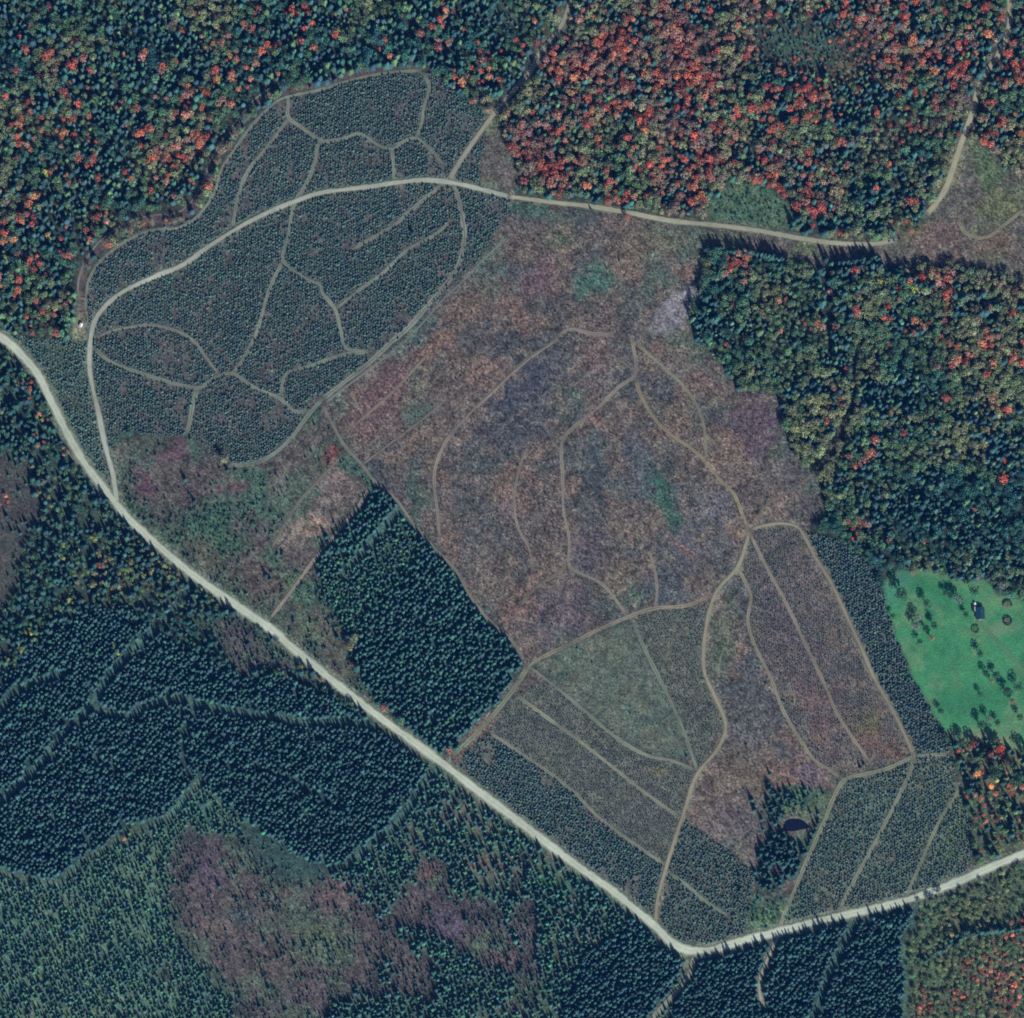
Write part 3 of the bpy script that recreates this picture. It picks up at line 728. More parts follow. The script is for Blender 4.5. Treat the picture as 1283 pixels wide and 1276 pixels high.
def spruce_quads(h, r, whorls, per, g, z0=.06):
    quads, sp = [], []
    for w in range(whorls):
        t = w / (whorls - 1)
        z = h * (z0 + (1 - z0) * t * .96)
        rr = r * (1 - t) ** .72 * g.uniform(.88, 1.1) + .06 * r
        n = max(4, int(per * (1 - .5 * t)))
        a0 = g.uniform(0, 6.28)
        for k in range(n):
            a = a0 + 2 * math.pi * k / n + g.uniform(-.2, .2)
            L = rr * g.uniform(.75, 1.15)
            wd = L * math.tan(math.pi / n) * .95
            c, s = math.cos(a), math.sin(a)
            dz = h / whorls
            tilt = g.uniform(-.15, .15)
            def P(rad, side, up):
                return (c * rad - s * side, s * rad + c * side, z + up)
            quads.append([P(.02 * r, 0, dz * .9), P(L * .55, -wd, dz * .15 + tilt * wd), P(L, 0, -dz * .55), P(L * .55, wd, dz * .15 - tilt * wd)])
            sp.append(min(1, max(0, .5 + g.uniform(-.35, .35) + .15 * t)))
    return quads, sp

def crown_quads(h, r, n, g, squash=.85, base=.3, lobes=7):
    cs = []
    for k in range(lobes):
        a = 2 * math.pi * k / lobes + g.uniform(-.5, .5)
        d = r * g.uniform(.3, .58)
        cs.append((Vector((d * math.cos(a), d * math.sin(a), h * (base + (1 - base) * g.uniform(.25, .62)))), r * g.uniform(.36, .56), g.uniform(-.16, .16)))
    cs.append((Vector((g.uniform(-.1, .1) * r, g.uniform(-.1, .1) * r, h * .78)), r * .55, .05))
    quads, sp = [], []
    tot = sum(c[1] ** 2 for c in cs)
    for c, lr, tone in cs:
        for _ in range(int(n * lr * lr / tot)):
            d = Vector((g.gauss(0, 1), g.gauss(0, 1), g.gauss(0, 1) + .25)).normalized()
            p = c + Vector((d.x * lr, d.y * lr, d.z * lr * squash)) * g.uniform(.78, 1.08)
            if p.z > h:
                p.z = h - g.uniform(0, .4)
            q = (d + Vector((g.gauss(0, .45), g.gauss(0, .45), g.gauss(0, .45)))).normalized()
            u = q.orthogonal().normalized()
            v = q.cross(u)
            an = g.uniform(0, 6.28)
            u, v = u * math.cos(an) + v * math.sin(an), v * math.cos(an) - u * math.sin(an)
            s = r * g.uniform(.09, .17)
            quads.append([tuple(p - u * s), tuple(p - v * s * .7), tuple(p + u * s * 1.1), tuple(p + v * s * .7)])
            sp.append(min(1, max(0, .5 + tone * 1.5 + g.uniform(-.3, .3))))
    return quads, sp

g = random.Random(5)
KINDS = {}
def proto(name, me):
    o = bpy.data.objects.new(name, me)        # a pattern for the copies of a far-off mass; never linked to the scene
    return o

def make_kind(key, variants):
    KINDS[key] = variants

spr = []
for k in range(5):
    q, s = spruce_quads(10.0, g.uniform(2.2, 2.7), 11, 9, g)
    tr = trunk_geo(9.0, .16, 0, g)
    spr.append((leaf_mesh('spruce_crown', q, s, M_NEEDLE), tr, leaf_mesh('spruce_pattern', q, s, M_NEEDLE, tr)))
make_kind('spruce', spr)
brd = []
for k in range(6):
    h = g.uniform(9, 10.5)
    q, s = crown_quads(h, g.uniform(3.0, 3.5), 230, g, lobes=g.choice((6, 7, 8)))
    tr = trunk_geo(h * .62, .22, 4, g)
    brd.append((leaf_mesh('broadleaf_crown', q, s, M_LEAF), tr, leaf_mesh('broadleaf_pattern', q, s, M_LEAF, tr)))
make_kind('broad', brd)
sap = []
for k in range(4):
    q, s = spruce_quads(2.4, g.uniform(.85, 1.1), 6, 7, g, .04)
    sap.append((leaf_mesh('sapling', q, s, M_NEEDLE), None, None))
make_kind('sapling', sap)
shr = []
for k in range(4):
    q, s = crown_quads(1.0, 1.0, 46, g, .8, .0, 4)
    shr.append((leaf_mesh('shrub', q, s, M_LEAF), None, None))
make_kind('shrub', shr)
TRUNKS = {}
for key in ('spruce', 'broad'):
    TRUNKS[key] = []
    for c, tr, _ in KINDS[key]:
        me = bpy.data.meshes.new('tree_trunk')
        me.from_pydata(tr[0], [], tr[1])
        me.materials.append(M_BARK)
        TRUNKS[key].append(me)

# ------------------------------------------------------------------ where the plants stand
def at(a, x, y):
    return a[np.clip((y - Y0).astype(int), 0, MH - 1), np.clip((x - X0).astype(int), 0, MW - 1)]

def scatter(sp, codes, jit=.38, ang=0.0, clear=(9, 5.0, 3.0, 4.0, 3.0), dens=None, rows=1.0):
    a = R(ang)
    n = int(2200 / sp)
    i, j = np.meshgrid(np.arange(-n // 2, n // 2), np.arange(-n // 2, n // 2))
    hex_ = .5 * (i % 2) if rows == 1 else 0
    u = (i + RNG.uniform(-jit, jit, i.shape)).ravel() * sp / rows
    v = (j + hex_ + RNG.uniform(-jit, jit, i.shape) / rows).ravel() * sp * rows
    x, y = 642 + u * math.cos(a) - v * math.sin(a), 638 + u * math.sin(a) + v * math.cos(a)
    ok = (x > X0 + 2) & (x < X1 - 3) & (y > Y0 + 2) & (y < Y1 - 3)
    x, y = x[ok], y[ok]
    ok = np.isin(at(reg, x, y), codes)
    x, y = x[ok], y[ok]
    ok = (at(d_main, x, y) > clear[0]) & (at(d_road, x, y) > clear[1]) & (at(d_track, x, y) > clear[2]) & (at(d_lane, x, y) > clear[3]) & (at(d_cut, x, y) > clear[4])
    ok &= np.hypot((x - 996) / 19, (y - 1035) / 10) > 1
    if dens is not None:
        ok &= RNG.random(len(x)) < at(dens, x, y)
    return x[ok], y[ok]

# each plant: kind, x, y, height m, width factor, tint(linear), what it is called
PL = {k: [] for k in ('spruce', 'maple', 'broad', 'sapling', 'shrub')}
def put(cat, x, y, scale, wide, cols, bright=.18, k=1.0):
    n = len(x)
    if n == 0:
        return
    cols = lin(np.asarray(cols, float)) * TK * k
    b = np.exp(np.clip(RNG.normal(0, bright, n), -.6, .55))[:, None]
    h = 1 + RNG.normal(0, .06, (n, 3))
    PL[cat].append(np.concatenate([x[:, None], y[:, None], scale[:, None], wide[:, None], cols * b * h], axis=1))

def pick(n, cols, wts):
    cols = np.asarray(cols, float)
    w = np.asarray(wts, float)
    return cols[RNG.choice(len(cols), n, p=w / w.sum())]

U = lambda n, a, b: RNG.uniform(a, b, n)
TEAL = [(48, 78, 86), (53, 86, 92), (44, 72, 83), (56, 90, 88), (54, 80, 93)]
REDS = [(152, 86, 77), (142, 78, 73), (126, 76, 76), (154, 106, 90), (134, 100, 98)]
GREENS = [(80, 108, 86), (98, 116, 86), (68, 98, 88), (112, 122, 92), (84, 100, 94)]
YELL = [(150, 144, 98), (140, 134, 88), (156, 138, 100), (132, 126, 102)]
BROWNG = [(122, 108, 104), (112, 104, 96), (126, 114, 98), (104, 102, 104)]
ORD = np.array([(52, 88, 90), (62, 96, 90), (74, 104, 88), (90, 112, 86), (102, 113, 90), (114, 118, 94), (130, 125, 99), (124, 111, 99), (122, 102, 100), (136, 96, 88)], float)
def along(q):
    q = np.clip(q, 0, .999) * (len(ORD) - 1)
    i = q.astype(int)
    f = (q - i)[:, None]
    return ORD[i] * (1 - f) + ORD[i + 1] * f

def red_field():
    f = np.zeros(xx.shape, np.float32)
    for x, y, r, s in [(700, 75, 50, .7), (770, 65, 40, .5), (690, 200, 46, .9), (720, 190, 30, .9), (640, 165, 26, .4), (800, 150, 46, .6), (870, 70, 50, .7), (850, 40, 36, .7), (870, 110, 40, .7), (900, 150, 36, .4), (975, 225, 34, .7), (880, 215, 30, .6), (860, 240, 26, .6), (1000, 250, 30, .7),
                       (960, 110, 40, .35), (930, 70, 24, .4), (1015, 130, 30, .7), (1070, 20, 40, .4), (1140, 70, 40, .5), (1180, 80, 50, .4), (1150, 150, 30, .45), (1110, 50, 40, .3), (1270, 90, 20, .6), (720, 130, 50, .5), (760, 100, 40, .5), (660, 90, 24, .7), (610, 90, 40, .55), (580, 100, 30, .5), (640, 60, 22, .5), (820, 220, 30, .6), (780, 240, 20, .5),
                       (25, 160, 40, .6), (15, 290, 36, .4), (90, 165, 40, .6), (180, 90, 24, .5), (210, 200, 50, .7), (235, 195, 36, .6), (100, 205, 22, .6), (170, 150, 30, .5), (280, 70, 40, .5), (290, 30, 50, .5), (340, 40, 30, .5), (250, 130, 30, .7), (120, 280, 26, .6), (40, 270, 30, .5), (30, 350, 40, .6), (60, 400, 30, .5), (95, 320, 20, .5), (280, 110, 24, .5), (400, 30, 40, .2), (20, 20, 30, .3), (60, 80, 36, .4), (540, 45, 20, .4),
                       (920, 330, 20, .8), (1035, 390, 24, .6), (1010, 400, 30, .4), (1090, 395, 22, .4), (1160, 370, 40, .4), (1250, 430, 36, .22), (1235, 480, 24, .4), (1250, 510, 14, .5), (1200, 450, 26, .32), (1085, 570, 16, .7), (1150, 500, 30, .15), (1075, 665, 14, .5), (1040, 500, 20, .25), (1270, 440, 30, .25)]:
        f = np.maximum(f, s * np.exp(-((xx - x) ** 2 + (yy - y) ** 2) / (2 * (r * .62) ** 2)))
    return f
redf = red_field()
warp = fbm(16, 41, 3)
clump = fbm(26, 42, 3)
conf = fbm(40, 43, 3)

# --- natural woods
hue = fbm(60, 51, 4)
lush = fbm(34, 52, 3)
def blob(lst):
    f = np.zeros(xx.shape, np.float32)
    for x, y, r, v in lst:
        f += v * np.exp(-((xx - x) ** 2 + (yy - y) ** 2) / (2 * (r * .6) ** 2))
    return f
low = np.clip(blob([(960, 45, 40, .6), (1010, 60, 50, .6), (1060, 80, 40, .6), (1130, 190, 40, .3), (1100, 150, 40, .2), (980, 400, 60, .25), (900, 420, 40, .2), (1240, 660, 70, .15), (1150, 690, 60, .25), (1100, 690, 40, .2), (1270, 270, 30, .5), (700, 30, 20, .4), (640, 25, 30, .4)]), 0, .62)
teal = blob([(1230, 650, 90, .5), (1150, 650, 80, .4), (1100, 700, 40, .4), (1000, 60, 60, .45), (1040, 150, 70, .3), (1110, 210, 60, .35), (1250, 170, 60, .35), (880, 330, 30, .3), (150, 60, 60, .3), (200, 110, 50, .3), (480, 50, 70, .25), (60, 240, 40, .2), (560, 30, 40, .2)])
warm = blob([(1000, 350, 40, .25), (1060, 440, 60, .25), (950, 380, 50, .15), (1120, 520, 60, .15), (1090, 390, 50, .2), (1210, 500, 40, .25), (840, 120, 80, .2), (720, 110, 80, .2)])
for codes, sp, base_red, con, q0 in (([NW], 6.6, .02, .5, .3), ([NE], 6.2, .11, .26, .58), ([EA], 5.9, .008, .26, .39)):
    x, y = scatter(sp, codes, .44, 23, (10, 6.5, 6, 4, 3.2), .97 - .25 * (lush > .8))
    pr = np.clip((at(redf, x, y) * (.62 if codes == [NW] else .85) + base_red) * sstep(.33, .62, at(warp, x, y)) * 1.5, 0, .92)
    pc = np.clip(con + (at(conf, x, y) - .5) * 1.5 + at(teal, x, y) * .5, .03, .92) * (1 - .6 * np.clip(at(redf, x, y), 0, 1))
    size = (.72 + .5 * at(lush, x, y)) * (1 - at(low, x, y)) * np.exp(RNG.normal(0, .28, len(x)))
    r = RNG.random(len(x))
    isr = r < pr
    isc = ~isr & (RNG.random(len(x)) < pc)
    isb = ~isr & ~isc
    n = int(isr.sum())
    put('maple', x[isr], y[isr], np.clip(size[isr] * 1.18, .5, 1.6), U(n, .85, 1.15), pick(n, REDS, [4, 4, 4, 4, 5]), .2, 1.08)
    n = int(isb.sum())
    q = q0 + (at(hue, x, y) - .5) * .75 + at(warm, x, y) * .5 - at(teal, x, y) * .5 + RNG.normal(0, .075, len(x)) + .22 * np.clip(at(redf, x, y), 0, 1)
    if codes == [EA]:
        q = np.where(q > .6, .6 + (q - .6) * .3, q)
    put('broad', x[isb], y[isb], np.clip(size[isb] * 1.08, .35, 1.5), U(n, .85, 1.2), along(q[isb]) * np.array([.95, .98, 1.04]), .22, .9)
    n = int(isc.sum())
    put('spruce', x[isc], y[isc], np.clip(size[isc] * 1.25, .5, 1.7), U(n, .85, 1.25), pick(n, TEAL + GREENS[:1], [3, 3, 3, 2, 2, 2]), .2, .78)
for x, y, s_ in ((55, 217, 1.1), (119, 189, .9), (286, 68, 1), (314, 76, 1.1), (272, 100, 1.3), (59, 296, 1.0), (5, 325, 1.2), (965, 132, 1.2), (1145, 365, 1.4), (1100, 355, 1.1), (483, 57, 1.1)):
    put('broad', np.array([x, x + 2.5]), np.array([y, y + 4.]), np.array([s_, s_ * .8]), np.ones(2), np.array([(170, 164, 104), (150, 150, 96)]), .1)

# --- west side of the road and the wood east of the fields
x, y = scatter(5.6, [WE], .42, 10, (8.5, 6, 6, 4, 3), .45 + .55 * sstep(.15, .55, n45))
r = RNG.random(len(x)); n = len(x)
yel = at(n45, x, y)
k = r < .45
put('spruce', x[k], y[k], U(k.sum(), .6, 1.45), U(k.sum(), .9, 1.4), pick(int(k.sum()), TEAL, [3, 3, 2, 3, 2]), .2, .62)
k = r >= .45
put('broad', x[k], y[k], U(k.sum(), .4, 1.0), U(k.sum(), .8, 1.1), along(.24 + (at(hue, x[k], y[k]) - .5) * .8 + RNG.normal(0, .09, int(k.sum()))), .2)
for x0, y0, n in ((28, 480, 4), (36, 495, 3), (78, 568, 4), (52, 560, 3), (45, 545, 2), (54, 608, 2), (127, 707, 3), (8, 625, 3), (57, 520, 2)):
    put('maple', x0 + RNG.normal(0, 4, n), y0 + RNG.normal(0, 4, n), U(n, .6, .95), U(n, .8, 1.1), pick(n, REDS, [2, 2, 2, 4, 3]), .15, 1.2)
for x0, y0, n in ((55, 522, 4), (120, 670, 6), (75, 690, 6), (90, 695, 4), (160, 720, 3), (10, 830, 6), (25, 815, 6), (45, 795, 5), (155, 815, 3), (90, 755, 4)):
    put('broad', x0 + RNG.normal(0, 6, n), y0 + RNG.normal(0, 5, n), U(n, .5, .9), U(n, .8, 1.1), pick(n, YELL[:2] + GREENS[1:2], [2, 2, 2]), .15)
x, y = scatter(6.0, [WOPEN], .45, 10, (9, 6, 6, 5, 3), .10 + .5 * sstep(.5, .8, m22))
n = len(x)
put('spruce', x, y, U(n, .3, .9), U(n, .9, 1.3), pick(n, TEAL, [3, 3, 2, 3, 2]), .2, .6)
x, y = scatter(8.0, [EMIX], .4, 20, (11, 6, 5, 5, 3))
r = RNG.random(len(x))
k = r < .18
put('maple', x[k], y[k], U(k.sum(), .7, 1.2), U(k.sum(), .8, 1.1), pick(int(k.sum()), REDS, [2, 2, 1, 4, 2]), .2)
k = (r >= .18) & (r < .6)
put('spruce', x[k], y[k], U(k.sum(), .9, 1.5), U(k.sum(), .9, 1.15), pick(int(k.sum()), TEAL + GREENS[:1], [2, 2, 2, 2, 1, 3]), .2, .6)
k = (r >= .6) & (r < .9)
put('broad', x[k], y[k], U(k.sum(), .6, 1.1), U(k.sum(), .8, 1.1), pick(int(k.sum()), GREENS + YELL, [3, 4, 4, 2, 3, 1, 1, 1, 1]), .2)

# --- old planted spruce
x, y = scatter(4.9, [DP, DPS], .34, -50, (11.5, 5, 4, 5.0, 2.8), .99 - .55 * sstep(.7, .95, n11), 1.13)
n = len(x)
put('spruce', x, y, np.clip(RNG.normal(.95, .17, n), .45, 1.45), U(n, .95, 1.22), pick(n, TEAL, [4, 3, 4, 1, 3]), .17, .78)
x, y = scatter(5.3, [CB], .38, -47, (9, 5, 4, 4, 3), .98 - .4 * sstep(.68, .95, n11), 1.15)
n = len(x)
put('spruce', x, y, U(n, .7, 1.25), U(n, .95, 1.2), pick(n, TEAL, [3, 3, 2, 3, 1]), .2, .8)
x, y = scatter(4.6, [CBW], .42, 40, (9, 5, 3, 3.4, 3), .5 + .5 * sstep(.2, .6, n22))
n = len(x)
put('spruce', x, y, U(n, .4, .9), U(n, .95, 1.3), pick(n, TEAL + [(66, 104, 88)], [2, 3, 1, 4, 1, 4]), .2, .75)
x, y = scatter(5.4, [PW], .46, 10, (9, 5, 5, 4, 3), .55 + .45 * sstep(.25, .6, n11))
n = len(x)
put('spruce', x, y, U(n, .6, 1.35), U(n, .9, 1.2), pick(n, TEAL, [4, 3, 4, 1, 2]), .2, .7)
# --- open spruce south of the road
x, y = scatter(5.0, [OPENC], .4, -48, (9, 5, 4, 4, 3), .6 + .4 * sstep(.2, .6, streak(40, 6, 9)), 1.12)
n = len(x)
put('spruce', x, y, U(n, .42, .85), U(n, .9, 1.2), pick(n, TEAL + [(62, 104, 88)], [2, 3, 2, 4, 1, 3]), .25, .72)
x, y = scatter(5.4, [CONM], .42, -48, (11, 5, 5, 4, 3), np.clip(.4 + .9 * sstep(.15, .6, 1 - m45), 0, 1))
n = len(x)
put('spruce', x, y, U(n, .5, 1.1), U(n, .85, 1.15), pick(n, TEAL + [(62, 104, 88)], [3, 3, 2, 4, 1, 2]), .25, .8)
x, y = scatter(5.2, [HEATH], .45, 15, (8, 5, 4, 4, 3), np.clip(.2 + .7 * sstep(.4, .75, m22) + .5 * (1 - sstep(.4, .95, edge)), 0, 1))
n = len(x)
put('spruce', x, y, np.clip(np.exp(RNG.normal(-1.0, .35, n)), .2, .9), U(n, .9, 1.2), pick(n, TEAL, [3, 3, 2, 3, 1]), .2, .5)
x, y = scatter(5.6, [TEALS, PURP], .45, 15, (9, 5, 4, 4, 3), np.clip(.05 + .4 * sstep(.5, .85, n45) + .35 * (1 - sstep(14, 45, d_main)) * sstep(.3, .6, n22), 0, 1))
n = len(x)
put('spruce', x, y, U(n, .22, .5), U(n, 1.2, 1.6), pick(n, TEAL + GREENS[:1], [1, 2, 1, 3, 1, 4]), .2, .5)

x, y = scatter(9.0, [CLEAR, FIELD, MAUVE], .5, 21, (9, 5, 3, 4, 3), .06 + .5 * sstep(.75, .95, m22))
n = len(x)
put('spruce', x, y, U(n, .12, .28), U(n, 1.3, 1.8), pick(n, TEAL, [1, 1, 1, 1, 1]), .2, .6)
pw2 = np.exp(-(((xx - 968) / 13) ** 2 + ((yy - 1022) / 26) ** 2)) + np.exp(-(((xx - 992) / 26) ** 2 + ((yy - 1000) / 9) ** 2)) + .8 * np.exp(-(((xx - 1018) / 7) ** 2 + ((yy - 1040) / 18) ** 2))
pw2 = np.maximum(pw2, .8 * np.exp(-(((xx - 425) / 18) ** 2 + ((yy - 735) / 50) ** 2)) * (reg == PURP))
x, y = scatter(5.4, [GRASS, CLEAR, PURP, PW], .46, 33, (9, 5, 4, 4, 3), np.clip(pw2, 0, .8))
n = len(x)
put('spruce', x, y, U(n, .35, 1.0), U(n, .9, 1.3), pick(n, TEAL, [1] * 5), .2, .6)
bush = np.zeros(xx.shape, np.float32)
for x, y, rx, ry in ((262, 655, 46, 26), (285, 685, 26, 18), (170, 640, 14, 34), (365, 728, 16, 12), (420, 760, 18, 30), (986, 1005, 30, 18), (965, 1146, 30, 12), (940, 255, 50, 22)):
    bush = np.maximum(bush, np.exp(-(((xx - x) / rx) ** 2 + ((yy - y) / ry) ** 2)))
x, y = scatter(4.6, [PURP, GRASS, CBW], .46, 12, (9, 5, 4, 4, 3), bush * .95)
n = len(x)
put('broad', x, y, U(n, .22, .5), U(n, 1.0, 1.3), along(.12 + RNG.normal(0, .1, n)), .2)
# --- young planted spruce
for codes, sp, ang, h0, h1, k, dens in (([PLN], 3.35, 62, .8, 1.5, .85, np.clip(1.05 - .7 * sstep(.62, .9, m22) - .45 * sstep(.7, .95, n11) - .2 * sstep(.55, .9, m90), 0.05, 1)), ([WTRI], 3.6, 62, .7, 1.5, .95, .8 + .2 * n22), ([PLS], 3.5, 38, .9, 1.65, .85, np.clip(1.15 - .8 * sstep(.5, .9, m45), 0, 1)),
                                        ([PLE], 3.4, 62, 1.0, 1.7, .8, .95 + 0 * n45), ([PLSE], 3.5, 60, .8, 1.5, .9, .65 + .4 * n22), ([PLC], 3.5, 40, .9, 1.6, .85, .7 + .35 * n22),
                                        ([TINY], 3.1, 38, .45, .9, .8, .95 - .4 * sstep(.6, .9, n22)), ([MAUVE], 3.2, 62, .45, .9, .75, .95 - .5 * sstep(.55, .9, m22)), ([FIELD], 4.2, 50, .35, .7, 1.1, .2 + .4 * n22)):
    x, y = scatter(sp, codes, .3, ang, (8.5, 4.3, 2.6, 3, 2), dens)
    n = len(x)
    put('sapling', x, y, U(n, h0, h1), U(n, .85, 1.2), pick(n, [(58, 84, 90), (66, 92, 92), (52, 76, 88), (74, 90, 88), (70, 84, 96)], [3, 3, 3, 2, 2]), .2, k)

# --- brush on the cut over land
for codes, sp, dens, cols, wts, s0, s1 in (
        ([CLEAR], 3.2, np.clip(.35 + .65 * sstep(.4, .75, streak(20, 3, 8) * .6 + n11 * .4), 0, 1), [(70, 60, 70), (56, 62, 70), (56, 78, 72), (96, 78, 78), (42, 46, 60), (156, 142, 136)], [4, 4, 2.5, 3, 5, 4], .5, 1.6),
        ([NEB, WOPEN], 4.6, .4 + .5 * n22, [(100, 84, 88), (80, 92, 78), (72, 70, 84), (116, 104, 90)], [3, 3, 3, 2], .6, 1.5),
        ([PURP, HEATH, TEALS, VERGE], 4.6, .3 + .6 * n22, [(92, 76, 88), (64, 100, 84), (80, 96, 82), (76, 70, 82), (108, 96, 90)], [3, 4, 3, 3, 2], .6, 1.7),
        ([OPENC, CONM, CBW], 5.0, .35 + 0 * n22, [(64, 98, 84), (84, 112, 84), (92, 92, 84)], [4, 3, 2], .7, 1.8),
        ([SEC, EMIX, GRASS], 4.2, .3 + .6 * n22, [(96, 122, 84), (112, 120, 84), (78, 108, 84), (126, 108, 92)], [4, 3, 3, 2], .7, 2.0),
        ([PLN, PLSE, PLC, PLS, MAUVE, TINY], 6.5, .5 + 0 * n22, [(88, 84, 92), (84, 96, 88), (104, 94, 92)], [3, 3, 2], .4, .9),
        ([SLASH], 3.6, .7 + 0 * n22, [(146, 142, 154), (104, 104, 122), (76, 76, 96)], [4, 3, 2], .6, 1.4)):
    x, y = scatter(sp, codes, .48, 17, (8.5, 4.2, 2.6, 3, 2), dens)
    n = len(x)
    put('shrub', x, y, U(n, s0, s1), U(n, .8, 1.3), pick(n, cols, wts), .25, .72)

# --- pale tops and stumps left in rows by the harvest
x, y = scatter(3.4, [CLEAR], .5, 5, (8.5, 4.2, 2.6, 3, 2), .75 * sstep(.66, .8, streak(17, 2.6, 12)) * sstep(.35, .7, m22))
n = len(x)
put('shrub', x, y, U(n, .45, 1.0), U(n, .9, 1.6), pick(n, [(172, 158, 148), (150, 136, 130), (160, 152, 150)], [2, 2, 2]), .2, .72)
# --- the bushy south-east corner
x, y = scatter(5.0, [SEC], .45, 20, (11, 6, 5, 4, 3), .5 + .5 * n22)
r = RNG.random(len(x))
far_s = at(yy, x, y) > 1165
pk = 0
for x0, y0, rr, v in ((1255, 1232, 24, .75), (1228, 1225, 12, .5), (1268, 1262, 12, .8), (1197, 1255, 12, .7), (1270, 1166, 8, .8), (1237, 1195, 8, .6), (1165, 1262, 16, .4), (1235, 1250, 9, .4), (1208, 1222, 12, .3)):
    pk = np.maximum(pk, v * np.exp(-((x - x0) ** 2 + (y - y0) ** 2) / (2 * rr * rr)))
k = r < pk
put('maple', x[k], y[k], U(k.sum(), .4, .85), U(k.sum(), .9, 1.1), pick(int(k.sum()), REDS + [(196, 120, 112)], [2, 2, 2, 3, 3, 3]), .2)
k = ~k
put('broad', x[k], y[k], U(k.sum(), .3, .85), U(k.sum(), .9, 1.2), along(.36 + (at(hue, x[k], y[k]) - .5) * .6 + .1 * (y[k] > 1200) + RNG.normal(0, .12, int(k.sum()))), .22)
# tall trees whose shade lies across it: along the road and on the bank further south
def row(pts, sp, cat, s0, s1, w0, w1, cols, jx=2.5, n_across=1, k=.68):
    p = smooth_line(pts, sp)
    for q in range(n_across):
        x = p[:, 0] + RNG.normal(0, jx, len(p))
        y = p[:, 1] + RNG.normal(0, jx, len(p)) + q * sp
        put(cat, x, y, U(len(p), s0, s1), U(len(p), w0, w1), pick(len(p), cols, [1] * len(cols)), .2, k)
row([(1192, 1178), (1210, 1170), (1240, 1166), (1283, 1163), (1330, 1158)], 6, 'spruce', 1.0, 1.7, 1.0, 1.3, TEAL, 2)
row([(1160, 1205), (1180, 1190), (1195, 1182)], 6, 'spruce', .9, 1.3, 1.0, 1.3, TEAL, 2)
row([(1196, 1131), (1215, 1122), (1245, 1109), (1280, 1095)], 6, 'broad', .45, .7, .9, 1.1, GREENS, 1.5)
# walls of tall trees at the edges of the eastern wood, and single trees standing out of the brush
row([(889, 312), (915, 315), (945, 320), (985, 326)], 4.2, 'spruce', 1.2, 1.6, .9, 1.2, TEAL, 2)
row([(886, 320), (884, 345), (872, 376), (866, 396)], 6, 'broad', 1.0, 1.3, .9, 1.1, GREENS, 2, 1)
row([(1036, 332), (1060, 330), (1098, 326)], 4.2, 'spruce', 1.3, 1.6, .9, 1.2, TEAL, 2)
row([(1115, 345), (1140, 352), (1170, 365)], 5, 'spruce', 1.6, 2.1, .9, 1.2, TEAL, 3)
row([(1195, 372), (1215, 374), (1232, 372)], 6, 'spruce', 1.7, 2.1, .9, 1.1, TEAL, 2)
row([(1240, 385), (1262, 384)], 6, 'spruce', 1.4, 1.8, .9, 1.1, TEAL, 2)
singles = [(215, 648, .5), (225, 675, .55), (250, 598, .6), (285, 590, .9), (237, 620, .45), (232, 602, .9), (243, 629, .8), (189, 530, .55), (517, 293, .9), (512, 300, .6), (320, 429, .5), (333, 722, .9), (338, 726, .7), (390, 566, .5), (394, 533, .5), (900, 1088, .8), (899, 1096, .5), (926, 1117, .9), (860, 948, .5), (391, 810, .6),
           (420, 835, .6), (1078, 962, .7), (1082, 958, .6), (740, 262, .5), (1127, 300, .45), (1120, 302, .4), (1114, 303, .4), (980, 1021, .9), (966, 1018, 1.0), (945, 1015, 1.0), (972, 1008, .7), (985, 1000, .6), (1000, 995, .6), (1015, 990, .5), (970, 995, .8), (990, 985, .6), (1005, 1008, .5), (1012, 1060, .7), (1014, 1056, .6), (926, 1098, .8)]
a = np.array(singles)
put('spruce', a[:, 0], a[:, 1], a[:, 2], np.full(len(a), 1.15), pick(len(a), TEAL, [1] * 5), .15, .5)
# woodland edge trees north of the meadow
x, y = RNG.uniform(1165, 1390, 150), RNG.uniform(696, 745, 150)
ok = (y < 716 + (x - 1160) * .16) & (y > 690)
ok &= ~((x > 1206) & (x < 1236) & (y > 745))
x, y = x[ok], y[ok]
n = len(x)
k = RNG.random(n) < .35
put('spruce', x[k], y[k], U(k.sum(), .9, 1.4), U(k.sum(), 1, 1.3), pick(int(k.sum()), TEAL, [1] * 5), .2)
put('broad', x[~k], y[~k], U((~k).sum(), .5, .95), U((~k).sum(), .8, 1.1), pick(int((~k).sum()), GREENS + BROWNG, [2, 1, 3, 1, 3, 2, 2, 1, 3]), .2)

ALL = {k: np.concatenate(v) for k, v in PL.items()}
for k in ALL:                                   # nothing grows on the house, the hut or the drive
    a = ALL[k]
    ok = (np.hypot(a[:, 0] - 1226, a[:, 1] - 766) > 17) & (np.hypot(a[:, 0] - 101, a[:, 1] - 408) > 8)
    ALL[k] = a[ok]

# ------------------------------------------------------------------ landmarks, for saying which plant is which
LANDMARKS = [('gravel crossroads', 565, 229), ('white hut', 101, 408), ('western road fork', 147, 632), ('blue-roofed house', 1227, 768), ('oval pond', 996, 1035), ('sharp road bend', 864, 1190), ('three-way dirt track hub', 939, 664), ('grassy notch in the wood', 940, 255),
             ('meadow corner', 1188, 924), ('brown heath patch', 300, 1130), ('plantation ride junction', 111, 886), ('spruce block corner', 470, 606), ('red bramble patch', 412, 571), ('pale slash pile', 842, 392), ('northern forest road bend', 676, 67), ('ditch bend', 260, 232), ('spruce block tip', 564, 940),
             ('five-way track star', 1145, 948), ('northeast brush opening', 1190, 290), ('ellipse track', 253, 485)]
DIRS = ['north', 'north-northeast', 'northeast', 'east-northeast', 'east', 'east-southeast', 'southeast', 'south-southeast', 'south', 'south-southwest', 'southwest', 'west-southwest', 'west', 'west-northwest', 'northwest', 'north-northwest']
